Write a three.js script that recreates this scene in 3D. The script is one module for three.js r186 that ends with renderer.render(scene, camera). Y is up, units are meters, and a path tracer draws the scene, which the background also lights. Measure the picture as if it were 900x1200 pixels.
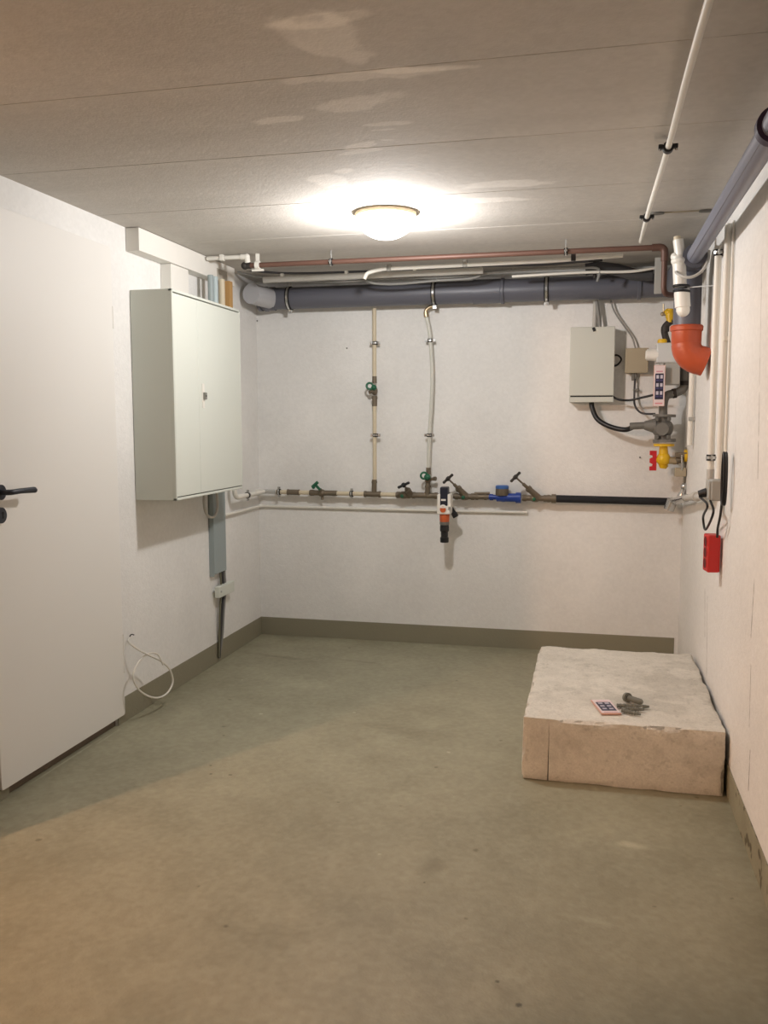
import * as THREE from 'three';
import { RoundedBoxGeometry } from 'three/addons/geometries/RoundedBoxGeometry.js';
import { mergeGeometries, toCreasedNormals } from 'three/addons/utils/BufferGeometryUtils.js';

const V = (x, y, z) => new THREE.Vector3(x, y, z);
const scene = new THREE.Scene();
const renderer = new THREE.WebGLRenderer();
renderer.toneMapping = THREE.LinearToneMapping;
renderer.shadowMap.enabled = true;

// ---------- camera, lights, exposure ----------
const FOCAL = 1033.6, W = 2.433, H = 2.115, SK = 0.109;
const camera = new THREE.PerspectiveCamera(2 * Math.atan(600 / FOCAL) * 180 / Math.PI, 0.75, 0.05, 30);
camera.position.set(1.9475, 1.2897, 4.9959);
camera.rotation.set(-0.1011, 0.2307, -0.0013, 'YXZ');
camera.updateMatrixWorld(true);
scene.add(camera);
renderer.toneMappingExposure = 1.0;
scene.background = new THREE.Color(0x000000);
const LAMP = V(1.135, H, 1.5), LAMP_POWER = 3.25, LAMP_COLOR = 0xfffcfa;
const HALL_LAMP = V(-0.92, H, 4.72), HALL_POWER = 13.5, HALL_COLOR = 0xffcaa4;

// a photo pixel gives a direction; the plane that the thing touches gives its distance
function pix(px, py, axis, val) {
  const d = V((px - 450) / FOCAL, -(py - 600) / FOCAL, -1).applyQuaternion(camera.quaternion);
  const o = camera.position, k = ['x', 'y', 'z'][axis];
  return o.clone().addScaledVector(d, (val - o[k]) / d[k]);
}
const B = (px, py, z) => pix(px, py, 2, z);
const R = (px, py, x) => pix(px, py, 0, x);
const C = (px, py, y) => pix(px, py, 1, y);

// ---------- noise and textures ----------
function rng(seed) { let s = seed >>> 0; return () => { s = (s + 0x6D2B79F5) | 0; let t = Math.imul(s ^ (s >>> 15), 1 | s); t = (t + Math.imul(t ^ (t >>> 7), 61 | t)) ^ t; return ((t ^ (t >>> 14)) >>> 0) / 4294967296; }; }
function h2(x, y, s) { let n = Math.imul(x, 374761393) ^ Math.imul(y, 668265263) ^ Math.imul(s, 1442695041); n = Math.imul(n ^ (n >>> 13), 1274126177); return ((n ^ (n >>> 16)) >>> 0) / 4294967296; }
function vn(x, y, per, s) {
  const xi = Math.floor(x), yi = Math.floor(y), u = x - xi, v = y - yi, a = u * u * (3 - 2 * u), b = v * v * (3 - 2 * v);
  const m = q => ((q % per) + per) % per;
  const p = h2(m(xi), m(yi), s), q = h2(m(xi + 1), m(yi), s), r = h2(m(xi), m(yi + 1), s), t = h2(m(xi + 1), m(yi + 1), s);
  return p + (q - p) * a + (r - p) * b + (p - q - r + t) * a * b;
}
function fbm(u, v, per, oct, s) { let f = 0, a = 0.5, n = 0; for (let i = 0; i < oct; i++) { f += a * vn(u * per, v * per, per, s + i); n += a; a *= 0.55; per *= 2; } return f / n; }
const clamp = (x, a, b) => Math.min(b, Math.max(a, x));
const sstep = (a, b, x) => { const t = clamp((x - a) / (b - a), 0, 1); return t * t * (3 - 2 * t); };
function tex(w, h, fn, srgb = true, repeat = null) {
  const d = new Uint8Array(w * h * 4);
  for (let j = 0; j < h; j++) for (let i = 0; i < w; i++) {
    const c = fn((i + 0.5) / w, (j + 0.5) / h), k = (j * w + i) * 4;
    if (typeof c === 'number') { d[k] = d[k + 1] = d[k + 2] = clamp(c * 255, 0, 255); }
    else { d[k] = clamp(c[0], 0, 255); d[k + 1] = clamp(c[1], 0, 255); d[k + 2] = clamp(c[2], 0, 255); }
    d[k + 3] = 255;
  }
  const t = new THREE.DataTexture(d, w, h, THREE.RGBAFormat);
  t.magFilter = THREE.LinearFilter; t.minFilter = THREE.LinearMipmapLinearFilter; t.generateMipmaps = true;
  if (srgb) t.colorSpace = THREE.SRGBColorSpace;
  t.wrapS = t.wrapT = THREE.RepeatWrapping;
  if (repeat) t.repeat.set(repeat, repeat);
  t.needsUpdate = true;
  return t;
}
const grainBump = tex(512, 512, (u, v) => 0.5 * fbm(u, v, 24, 4, 3) + 0.5 * fbm(u, v, 90, 2, 9), false, 1 / 0.5);
const fineBump = tex(256, 256, (u, v) => fbm(u, v, 40, 3, 17), false, 1 / 0.12);
const wallMap = tex(512, 512, (u, v) => { const n = fbm(u, v, 4, 5, 21) - 0.5, g = fbm(u, v, 100, 2, 5) - 0.5; const s = 233 + n * 16 + g * 8; return [s, s - 1, s - 4]; }, true, 1 / 1.3);

const std = (o) => new THREE.MeshStandardMaterial(o);
const M = {
  plinth: std({ color: 0x75695c, roughness: 0.9, bumpMap: grainBump, bumpScale: 0.004 }),
  wall: std({ map: wallMap, roughness: 0.93, bumpMap: grainBump, bumpScale: 0.0012 }),
  casing: std({ color: 0xe9e6df, roughness: 0.8, bumpMap: fineBump, bumpScale: 0.0004 }),
  door: std({ color: 0xe9e7e2, roughness: 0.5 }),
  doorGap: std({ color: 0x6b6356, roughness: 0.9, bumpMap: grainBump, bumpScale: 0.004 }),
  handle: std({ color: 0x2b2f38, roughness: 0.45, metalness: 0.1 }),
  keyhole: std({ color: 0x0c0c0e, roughness: 0.8 }),
  cabinet: std({ color: 0xd6dad1, roughness: 0.5 }),
  cabinetDark: std({ color: 0x5d5a52, roughness: 0.8 }),
  pvc: std({ color: 0x5f6069, roughness: 0.42 }),
  pvcLight: std({ color: 0xb3b3b6, roughness: 0.4 }),
  pvcBlue: std({ color: 0x7a7d8c, roughness: 0.4 }),
  rubber: std({ color: 0x151416, roughness: 0.8 }),
  zinc: std({ color: 0xc8c9c8, roughness: 0.22, metalness: 0.9 }),
  steelDull: std({ color: 0x8f8d86, roughness: 0.5, metalness: 0.6 }),
  copper: std({ color: 0x6a4d42, roughness: 0.5, metalness: 0.2 }),
  whitePlastic: std({ color: 0xe6e3da, roughness: 0.5 }),
  whiteGlossy: std({ color: 0xefece4, roughness: 0.3 }),
  cream: std({ color: 0xd9c9a8, roughness: 0.5 }),
  ivory: std({ color: 0xd3c6ac, roughness: 0.55 }),
  paleTube: std({ color: 0xcfcfc6, roughness: 0.45 }),
  conduit: std({ color: 0xbdbab3, roughness: 0.55 }),
  greyCable: std({ color: 0x8b8a86, roughness: 0.6 }),
  darkCable: std({ color: 0x3e3d3f, roughness: 0.6 }),
  blackCable: std({ color: 0x121214, roughness: 0.45 }),
  brass: std({ color: 0x766b5b, roughness: 0.5, metalness: 0.4, bumpMap: fineBump, bumpScale: 0.0006 }),
  brightBrass: std({ color: 0xbba98a, roughness: 0.3, metalness: 0.7 }),
  green: std({ color: 0x1f6145, roughness: 0.45 }),
  blackPlastic: std({ color: 0x17181b, roughness: 0.5 }),
  navy: std({ color: 0x1c2030, roughness: 0.4 }),
  orange: std({ color: 0xc85f31, roughness: 0.45 }),
  orangePipe: std({ color: 0xb5502f, roughness: 0.38 }),
  blueMeter: std({ color: 0x1f3f93, roughness: 0.4 }),
  meterLid: std({ color: 0x3e68a8, roughness: 0.35 }),
  insulation: std({ color: 0x1a1b20, roughness: 0.75, bumpMap: fineBump, bumpScale: 0.0015 }),
  greyBox: std({ color: 0xc9cbc2, roughness: 0.5 }),
  slotDark: std({ color: 0x2a2a2a, roughness: 0.8 }),
  beigeBox: std({ color: 0xa99d85, roughness: 0.6 }),
  gasWhite: std({ color: 0xcfd2d2, roughness: 0.45 }),
  gasGrey: std({ color: 0xa9a8a2, roughness: 0.5 }),
  castGrey: std({ color: 0x77756f, roughness: 0.6, metalness: 0.2, bumpMap: fineBump, bumpScale: 0.0012 }),
  darkIron: std({ color: 0x3a3633, roughness: 0.6, metalness: 0.3 }),
  yellow: std({ color: 0xe0b51c, roughness: 0.4 }),
  red: std({ color: 0xc4202a, roughness: 0.4 }),
  redBlock: std({ color: 0xc2241f, roughness: 0.45 }),
  redHole: std({ color: 0x5c0f0e, roughness: 0.6 }),
  duct: std({ color: 0x9aa5a6, roughness: 0.55 }),
  wood: std({ color: 0xb8905a, roughness: 0.8 }),
  paleBlue: std({ color: 0xb4c2c4, roughness: 0.5 }),
  anchor: std({ color: 0x72736a, roughness: 0.7 }),
  purple: std({ color: 0x33223a, roughness: 0.5 }),
  rose: std({ color: 0xd9a896, roughness: 0.4 }),
};

// ---------- geometry helpers ----------
const Y = V(0, 1, 0);
function place(g, pos, dir) { if (dir) g.applyQuaternion(new THREE.Quaternion().setFromUnitVectors(Y, dir.clone().normalize())); g.translate(pos.x, pos.y, pos.z); return g; }
function cyl(a, b, r0, r1 = r0, seg = 20) { const d = b.clone().sub(a); return place(new THREE.CylinderGeometry(r1, r0, d.length(), seg), a.clone().add(b).multiplyScalar(0.5), d); }
function disc(c, dir, r, t, seg = 24) { const d = dir.clone().normalize().multiplyScalar(t / 2); return cyl(c.clone().sub(d), c.clone().add(d), r, r, seg); }
function hexnut(c, dir, r, t) { return disc(c, dir, r, t, 6); }
function torus(c, dir, R0, r, seg = 28, ts = 10) { const g = new THREE.TorusGeometry(R0, r, ts, seg); g.rotateX(Math.PI / 2); return place(g, c, dir); }
function band(c, dir, ri, ro, w) {       // a flat strap round a pipe
  const g = new THREE.LatheGeometry([[ri, -w / 2], [ro, -w / 2], [ro, w / 2], [ri, w / 2], [ri, -w / 2]].map(p => new THREE.Vector2(...p)), 28);
  return place(toCreasedNormals(g, 0.6), c, dir);
}
function lathe(c, dir, prof, seg = 28, crease = 0.5) { return place(toCreasedNormals(new THREE.LatheGeometry(prof.map(p => new THREE.Vector2(p[0], p[1])), seg), crease), c, dir); }
function ball(c, r, sx = 1, sy = 1, sz = 1) { const g = new THREE.SphereGeometry(r, 20, 14); g.scale(sx, sy, sz); g.translate(c.x, c.y, c.z); return g; }
function box(x0, x1, y0, y1, z0, z1, r = 0) {
  const w = Math.abs(x1 - x0), h = Math.abs(y1 - y0), d = Math.abs(z1 - z0);
  const g = r > 0 ? new RoundedBoxGeometry(w, h, d, 2, Math.min(r, w / 2.01, h / 2.01, d / 2.01)) : new THREE.BoxGeometry(w, h, d);
  g.translate((x0 + x1) / 2, (y0 + y1) / 2, (z0 + z1) / 2); return g;
}
function cbox(c, w, h, d, r = 0, rz = 0) {
  const g = r > 0 ? new RoundedBoxGeometry(w, h, d, 2, Math.min(r, w / 2.01, h / 2.01, d / 2.01)) : new THREE.BoxGeometry(w, h, d);
  if (rz) g.rotateZ(rz); g.translate(c.x, c.y, c.z); return g;
}
function fillet(pts, bend) {
  const out = [pts[0].clone()];
  for (let i = 1; i < pts.length - 1; i++) {
    const p = pts[i], a = pts[i - 1].clone().sub(p), b = pts[i + 1].clone().sub(p);
    const t = Math.min(bend, a.length() * 0.48, b.length() * 0.48);
    const s = p.clone().addScaledVector(a.normalize(), t), e = p.clone().addScaledVector(b.normalize(), t);
    for (let k = 0; k <= 6; k++) { const u = k / 6; out.push(s.clone().multiplyScalar((1 - u) * (1 - u)).addScaledVector(p, 2 * u * (1 - u)).addScaledVector(e, u * u)); }
  }
  out.push(pts[pts.length - 1].clone()); return out;
}
function tubeOn(curve, n, r, seg) {
  const g = new THREE.TubeGeometry(curve, n, r, seg, false), parts = [g];
  for (const u of [0, 1]) { const t = curve.getTangentAt(u).multiplyScalar(u ? 1 : -1), c = new THREE.CircleGeometry(r, seg); c.applyQuaternion(new THREE.Quaternion().setFromUnitVectors(V(0, 0, 1), t)); const p = curve.getPointAt(u); c.translate(p.x, p.y, p.z); parts.push(c); }
  return mergeGeometries(parts.map(norm));
}
function pipe(pts, r, bend = 0.03, seg = 16) {       // straight runs with rounded bends
  const f = fillet(pts, bend), path = new THREE.CurvePath();
  for (let i = 1; i < f.length; i++) path.add(new THREE.LineCurve3(f[i - 1], f[i]));
  const rows = [], q = new THREE.Quaternion(); let dir = f[1].clone().sub(f[0]).normalize();
  let n = Math.abs(dir.y) < 0.9 ? V(0, 1, 0) : V(1, 0, 0); n = n.clone().sub(dir.clone().multiplyScalar(n.dot(dir))).normalize();
  const pos = [], nor = [], idx = [];
  for (let i = 0; i < f.length; i++) {
    const t = f[Math.min(i + 1, f.length - 1)].clone().sub(f[Math.max(i - 1, 0)]).normalize();
    q.setFromUnitVectors(dir, t); n.applyQuaternion(q); dir = t; const b = t.clone().cross(n);
    for (let k = 0; k <= seg; k++) { const a = k / seg * Math.PI * 2, v = n.clone().multiplyScalar(Math.cos(a)).addScaledVector(b, Math.sin(a)); nor.push(v.x, v.y, v.z); pos.push(f[i].x + v.x * r, f[i].y + v.y * r, f[i].z + v.z * r); }
  }
  for (let i = 0; i < f.length - 1; i++) for (let k = 0; k < seg; k++) { const a = i * (seg + 1) + k, b = a + seg + 1; idx.push(a, a + 1, b, b, a + 1, b + 1); }
  const g = new THREE.BufferGeometry();
  g.setAttribute('position', new THREE.Float32BufferAttribute(pos, 3)); g.setAttribute('normal', new THREE.Float32BufferAttribute(nor, 3));
  g.setAttribute('uv', new THREE.Float32BufferAttribute(new Float32Array(pos.length / 3 * 2), 2)); g.setIndex(idx);
  const parts = [g];
  for (const e of [0, 1]) { const p = e ? f[f.length - 1] : f[0], t = e ? p.clone().sub(f[f.length - 2]) : p.clone().sub(f[1]); const c = new THREE.CircleGeometry(r, seg); c.applyQuaternion(new THREE.Quaternion().setFromUnitVectors(V(0, 0, 1), t.normalize())); c.translate(p.x, p.y, p.z); parts.push(c); }
  return mergeGeometries(parts.map(norm));
}
function cable(pts, r, seg = 10) { const c = new THREE.CatmullRomCurve3(pts, false, 'centripetal'); return tubeOn(c, pts.length * 10, r, seg); }
function norm(g) { const q = g.index ? g.toNonIndexed() : g; for (const k of Object.keys(q.attributes)) if (!['position', 'normal', 'uv'].includes(k)) q.deleteAttribute(k); if (!q.attributes.normal) q.computeVertexNormals(); if (!q.attributes.uv) q.setAttribute('uv', new THREE.Float32BufferAttribute(new Float32Array(q.attributes.position.count * 2), 2)); return q; }
function boxUV(g) {     // uv in metres from the face's main direction
  const p = g.attributes.position, n = g.attributes.normal, uv = g.attributes.uv;
  for (let i = 0; i < p.count; i++) {
    const ax = Math.abs(n.getX(i)), ay = Math.abs(n.getY(i)), az = Math.abs(n.getZ(i));
    if (ax >= ay && ax >= az) uv.setXY(i, p.getZ(i), p.getY(i)); else if (ay >= az) uv.setXY(i, p.getX(i), p.getZ(i)); else uv.setXY(i, p.getX(i), p.getY(i));
  }
  return g;
}
const used = {};
function numbered(n) { if (!(n in used)) { used[n] = 0; return n; } used[n]++; return n + '_' + String(used[n]).padStart(3, '0'); }
function obj(name, geos, mat, parent, label, keepUV) {
  const list = (Array.isArray(geos) ? geos : [geos]).map(norm);
  const g = list.length > 1 ? mergeGeometries(list) : list[0];
  if (!keepUV) boxUV(g);
  const m = new THREE.Mesh(g, mat);
  m.castShadow = m.receiveShadow = true;
  if (parent) { m.name = name; parent.add(m); } else { m.name = numbered(name); scene.add(m); }
  if (label) m.userData.label = label;
  return m;
}
function thing(name, label, category, base, group) {
  const o = new THREE.Group(); o.name = numbered(name); scene.add(o);
  o.userData = { label, category }; if (group) o.userData.group = group;
  if (base) o.position.copy(base);
  return o;
}
// parts are computed in world coordinates; settle() moves the origin of a thing to its base
function settle(o, base) {
  o.position.copy(base);
  o.children.forEach(c => { const shift = m => { m.geometry.translate(-base.x, -base.y, -base.z); m.children.forEach(shift); }; shift(c); });
  return o;
}
function tag(o, label, category, group) { o.userData.label = label; o.userData.category = category; if (group) o.userData.group = group; return o; }
function struct(o, label, category) { o.userData.kind = 'structure'; if (label) o.userData.label = label; if (category) o.userData.category = category; return o; }

// ---------- room shell ----------
const X0 = -2.4, X1 = W + 0.2, Z0 = -0.2, Z1 = 6.5, DOORZ0 = 1.69, DOORZ1 = 2.42, DOORH = 1.97, OPZ0 = 3.02, OPZ1 = 4.35, OPH = 2.0;
const blot = (u, v, cx, cy, rx, ry, ang, s, sharp = 0.35) => {   // an irregular patch with an outline of its own
  const dx = u - cx, dy = v - cy, c = Math.cos(ang), n = Math.sin(ang), a = (dx * c + dy * n) / rx, b = (-dx * n + dy * c) / ry;
  const r = Math.hypot(a, b); if (r > 1.8) return 0;
  return 1 - sstep(1 - sharp, 1, r + (fbm(u * 0.37 + 0.3, v * 0.37 + 0.1, 40, 3, s) - 0.5) * 0.9);
};
// floor: grey-green paint, scuffed; the map covers 5.1 m x 6.8 m, uv = metres / 6.8
const floorSpots = [];
{ const rd = rng(5);
  for (let i = 0; i < 60; i++) floorSpots.push([rd() * W, 0.1 + rd() * 5.5, 0.004 + rd() * 0.008, rd() * 9, rd() < 0.75 ? -1 : 1]);
  for (const [px, py, s] of [[247, 897, 1], [247, 907, 1], [270, 908, 1], [262, 862, 1], [608, 1178, 1.1], [583, 1150, 0.9], [497, 1034, 0.7]]) { const p = C(px, py, 0); floorSpots.push([p.x, p.z, 0.008 * s, px, -2]); } }
const floorMarks = [[740, 990, 0.05, 0.03, 1], [555, 745, 0.05, 0.05, 1], [700, 1080, 0.12, 0.02, 0.35], [505, 1015, 0.07, 0.09, -0.5], [460, 855, 0.2, 0.08, -0.35], [330, 770, 0.3, 0.03, -0.4], [420, 775, 0.2, 0.02, -0.4], [590, 1160, 0.05, 0.05, -0.4], [300, 1090, 0.2, 0.1, -0.2], [520, 760, 0.25, 0.06, 0.3], [345, 800, 0.3, 0.1, 0.25]].map(([px, py, rx, ry, k], i) => { const p = C(px, py, 0); return [p.x, p.z, rx, ry, k, i]; });
const FM = 6.8;
floorMarks.push([0.012, 2.05, 0.007, 0.36, 1.1, 20, 0], [0.03, 1.8, 0.006, 0.12, 0.8, 21, 0]);
const floorMap = tex(1536, 1536, (u, v) => {
  const x = u * FM + X0, z = v * FM + Z0, n = fbm(u, v, 10, 5, 31) - 0.5, m = fbm(u, v, 44, 4, 41) - 0.5, g = fbm(u, v, 400, 2, 51) - 0.5;
  let k = n * 28 + m * 20 + g * 17;
  if (x > -0.1 && z < 5) {
    for (const [sx, sz, r, s, q] of floorSpots) { if (Math.abs(x - sx) < r * 2 && Math.abs(z - sz) < r * 2) k += q * 30 * blot(x, z, sx, sz, r, r * 0.8, s, 61); }
    for (const [sx, sz, rx, ry, q, i, an = 0.2] of floorMarks) if (Math.abs(x - sx) < rx * 2 && Math.abs(z - sz) < Math.max(rx, ry) * 2) k += q * 34 * blot(x, z, sx, sz, rx, ry, an, 70 + i, 0.8);
  }
  return [150 + k, 146 + k, 123 + k * 0.95];
});
M.floor = std({ map: floorMap, roughness: 0.55, bumpMap: grainBump, bumpScale: 0.0012 });
M.skirt = std({ color: 0x8b8672, roughness: 0.6, bumpMap: grainBump, bumpScale: 0.0015 });
function planarXZ(g) { g = norm(g); const p = g.attributes.position, uv = g.attributes.uv; for (let i = 0; i < p.count; i++) uv.setXY(i, (p.getX(i) - X0) / FM, (p.getZ(i) - Z0) / FM); return g; }
// the bump map of the floor repeats in the same uv: give it its own copy
M.floor.bumpMap = grainBump.clone(); M.floor.bumpMap.repeat.set(FM / 0.5, FM / 0.5); M.floor.bumpMap.needsUpdate = true;
struct(obj('floor', planarXZ(box(X0, X1, -0.2, 0, Z0, Z1)), M.floor, null, null, true), 'grey-green painted concrete basement floor with scuffs', 'floor');

// ceiling: precast concrete planks with open joints, painted and patched
const ceilSmears = [[380, 45, 0.1, 0.16, 0.2], [372, 25, 0.12, 0.04, 0.1], [430, 88, 0.26, 0.035, -0.05], [480, 82, 0.16, 0.02, -0.1], [455, 145, 0.07, 0.018, 0], [450, 152, 0.05, 0.008, 0], [420, 172, 0.06, 0.03, 0.5], [453, 164, 0.03, 0.012, 0], [405, 200, 0.04, 0.03, 0.6], [420, 178, 0.09, 0.02, 0.2], [385, 212, 0.07, 0.1, 0.3], [420, 120, 0.16, 0.05, 0.2], [560, 235, 0.25, 0.04, -0.1], [600, 215, 0.2, 0.05, 0],  [330, 140, 0.1, 0.03, 0.2]].map(([px, py, rx, rz, a]) => { const p = C(px, py, H); return [p.x, p.z, rx, rz, a]; });
const ceilMap = tex(1536, 1536, (u, v) => {
  const x = u * FM + X0, z = v * FM + Z0, n = fbm(u, v, 12, 5, 131) - 0.5, st = fbm(u * 0.5, v * 4 % 1, 16, 4, 7) - 0.5, g = fbm(u, v, 420, 2, 151) - 0.5;
  let k = n * 20 + st * 10 + g * 10;
  if (x > -0.1) {
    ceilSmears.forEach(([sx, sz, rx, rz, a], i) => { if (Math.abs(x - sx) < rx * 2 + rz && Math.abs(z - sz) < rz * 2 + rx) k += 22 * blot(x, z, sx, sz, rx, rz, a, 200 + i, 0.35); });
  }
  return [203 + k, 198 + k, 191 + k];
});
M.ceiling = std({ map: ceilMap, roughness: 0.9 });
M.ceiling.bumpMap = grainBump.clone(); M.ceiling.bumpMap.repeat.set(FM / 0.5, FM / 0.5); M.ceiling.bumpMap.needsUpdate = true; M.ceiling.bumpScale = 0.0008;
const ceiling = new THREE.Group(); ceiling.name = 'ceiling'; scene.add(ceiling); struct(ceiling, 'painted concrete plank ceiling with joints and trowel smears', 'ceiling');
{ const seams = [Z0, 0.565, 1.145, 1.722, 2.32, 2.891, 3.47, 4.05, 4.63, 5.21, 5.79, Z1];
  for (let i = 0; i < seams.length - 1; i++) obj('ceiling_plank', planarXZ(box(X0, X1, H, H + 0.16, seams[i] + 0.0009, seams[i + 1] - 0.0009, 0.002)), M.ceiling, ceiling, null, true);
  obj('ceiling_topping', box(X0, X1, H + 0.16, H + 0.2, Z0, Z1), M.ceiling, ceiling); }

struct(obj('wall_back', box(-0.2, X1, 0, H, Z0, 0), M.wall), 'white rough plastered wall behind the pipes', 'wall');
struct(obj('wall_left', [box(-0.24, 0, 0, H, 0, DOORZ0), box(-0.24, 0, DOORH, H, DOORZ0, DOORZ1), box(-0.24, -0.1, 0, DOORH, DOORZ0, DOORZ1), box(-0.24, 0, 0, H, DOORZ1, OPZ0), box(-0.24, 0, OPH, H, OPZ0, OPZ1), box(-0.24, 0, 0, H, OPZ1, 6.3)], M.wall), 'white plastered wall with a closed white door', 'wall');
// right wall: plaster with old pipe marks and dirty streaks
const streaks = [[826, 690, 826, 745, 0.006, 1], [829, 700, 828, 790, 0.01, 0.5], [884, 680, 880, 745, 0.008, 0.7], [880, 780, 878, 850, 0.01, 0.5], [879, 880, 877, 925, 0.008, 0.8], [838, 330, 836, 378, 0.02, 1], [834, 470, 834, 500, 0.012, 0.5], [846, 676, 845, 686, 0.006, 0.8], [862, 470, 862, 560, 0.004, 0.4], [893, 300, 890, 450, 0.006, 0.4], [890, 460, 888, 560, 0.006, 0.7]].map(([a, b, c, d, r, k]) => { const p = R(a, b, W), q = R(c, d, W); return [p.z, p.y, q.z, q.y, r, k]; });
const RWZ = 6.5;
const rightMap = tex(2048, 1024, (u, v) => {
  const z = u * RWZ, y = v * RWZ / 2, n = fbm(u, v, 10, 5, 321) - 0.5, g = fbm(u, v, 300, 2, 305) - 0.5; let k = n * 16 + g * 9, d = 0;
  if (z < 3) for (const [z0, y0, z1, y1, r, q] of streaks) {
    const dz = z1 - z0, dy = y1 - y0, t = clamp(((z - z0) * dz + (y - y0) * dy) / (dz * dz + dy * dy), 0, 1), e = Math.hypot(z - z0 - t * dz, y - y0 - t * dy);
    if (e < r * 2) d = Math.max(d, q * (1 - sstep(r * 0.3, r, e + r * 1.1 * (fbm(u * 0.9, v * 0.9, 160, 3, 330) - 0.35))));
  }
  const s = 232 + k; return [s - 95 * d, s - 2 - 98 * d, s - 6 - 102 * d];
});
M.wallRight = std({ map: rightMap, roughness: 0.93, bumpScale: 0.0012 });
M.wallRight.bumpMap = grainBump.clone(); M.wallRight.bumpMap.repeat.set(RWZ / 0.5, RWZ / 1.0); M.wallRight.bumpMap.needsUpdate = true;
{ const g = norm(box(W, X1, 0, H, 0, 6.3)), p = g.attributes.position; for (let i = 0; i < p.count; i++) g.attributes.uv.setXY(i, p.getZ(i) / RWZ, p.getY(i) / (RWZ / 2)); struct(obj('wall_right', g, M.wallRight, null, null, true), 'white plastered wall with dirty streaks beside the concrete block', 'wall'); }
struct(obj('wall_front', box(X0, X1, 0, H, 6.3, Z1), M.wall), 'white wall closing the near end of the room', 'wall');
struct(obj('wall_hall_left', box(X0, X0 + 0.2, 0, H, 2.4, 6.3), M.wall), 'white wall of the side hallway', 'wall');
struct(obj('wall_hall_back', box(X0, -0.24, 0, H, 2.2, 2.4), M.wall), 'white end wall of the side hallway', 'wall');
const skirtTop = 0.0035;
struct(obj('baseboard_back', box(skirtTop, W - 0.02, 0, SK, 0, skirtTop, 0.001), M.skirt), 'grey-green painted skirting on the back wall', 'skirting');
struct(obj('baseboard_left', [box(0, skirtTop, 0, SK, 0, DOORZ0, 0.001), box(0, skirtTop, 0, SK, DOORZ1, OPZ0, 0.001)], M.skirt), 'grey-green painted skirting on the left wall', 'skirting');
const skirtSpeck = tex(512, 256, (u, v) => { const n = fbm(u, v, 8, 4, 401) - 0.5, s = sstep(0.66, 0.74, fbm(u, v, 26, 3, 411)); return [150 + n * 24 - s * 60, 146 + n * 24 - s * 62, 124 + n * 22 - s * 60]; }, true, 1 / 1.1);
struct(obj('baseboard_right', box(W - skirtTop, W, 0, SK, 0.9, 6.3, 0.001), std({ map: skirtSpeck, roughness: 0.65, bumpMap: grainBump, bumpScale: 0.002 })), 'speckled grey-green skirting on the right wall', 'skirting');

// ---------- door ----------
{ const d = new THREE.Group(); d.name = 'door_1'; scene.add(d); struct(d, 'white steel door with a black lever handle', 'door');
  const zr = 1.652, zl = 2.47, y0 = 0.04, y1 = 2.004, T = 0.012;
  const s = new THREE.Shape(), rr = 0.012;
  s.moveTo(zr + rr, y0); s.lineTo(zl - rr, y0); s.quadraticCurveTo(zl, y0, zl, y0 + rr); s.lineTo(zl, y1 - rr); s.quadraticCurveTo(zl, y1, zl - rr, y1); s.lineTo(zr + rr, y1); s.quadraticCurveTo(zr, y1, zr, y1 - rr); s.lineTo(zr, y0 + rr); s.quadraticCurveTo(zr, y0, zr + rr, y0);
  const g = new THREE.ExtrudeGeometry(s, { depth: T - 0.004, bevelEnabled: true, bevelSize: 0.002, bevelThickness: 0.002, bevelSegments: 2, curveSegments: 6 });
  g.rotateY(-Math.PI / 2); g.scale(-1, 1, 1); // shape x -> z, depth -> +x
  { const ix = g.index ? null : 0; const p = g.attributes.position, n = g.attributes.normal; for (let i = 0; i < p.count; i += 3) for (const a of [p, n]) { const t = [a.getX(i + 1), a.getY(i + 1), a.getZ(i + 1)]; a.setXYZ(i + 1, a.getX(i + 2), a.getY(i + 2), a.getZ(i + 2)); a.setXYZ(i + 2, ...t); } }
  g.translate(0.004, 0, 0);
  obj('door_leaf', [g, box(-0.045, 0.0035, 0.052, 1.96, DOORZ0 + 0.01, DOORZ1 - 0.01)], M.door, d);
  obj('threshold', box(-0.1, -0.01, 0, 0.045, DOORZ0, DOORZ1, 0.003), M.plinth, d, 'dirty dark threshold under the door');
  const hp = R(-1, 577, 0.016);
  obj('handle_rosette', disc(V(0.02, hp.y, hp.z), V(1, 0, 0), 0.026, 0.01), M.handle, d);
  const tip = R(40, 575, 0.06);
  const lever = obj('lever_handle', [pipe([V(0.02, hp.y, hp.z), V(0.058, hp.y, hp.z), V(0.062, hp.y + 0.002, hp.z - 0.055), V(0.062, tip.y + 0.002, tip.z)], 0.0095, 0.02, 14), ball(V(0.062, tip.y + 0.002, tip.z), 0.0095)], M.handle, d);
  obj('lever_grip', cbox(V(0.0625, tip.y + 0.006, tip.z + 0.035), 0.018, 0.016, 0.075, 0.007), M.handle, lever);
  const kp = R(0, 604, 0.014);
  obj('key_rosette', disc(V(0.0175, kp.y, kp.z), V(1, 0, 0), 0.027, 0.007), M.handle, d);
  obj('keyhole', [disc(V(0.0215, kp.y + 0.007, kp.z - 0.006), V(1, 0, 0), 0.005, 0.001), box(0.0212, 0.0222, kp.y - 0.011, kp.y + 0.007, kp.z - 0.0085, kp.z - 0.0035)], M.keyhole, d);
  for (const [py0, py1, px] of [[358, 384, 127], [744, 790, 142]]) { const a = R(px, py0, 0.012), b = R(px, py1, 0.012); obj('hinge', cyl(V(0.012, a.y, zr - 0.004), V(0.012, b.y, zr - 0.004), 0.0055), M.door, d); }
}

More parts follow.
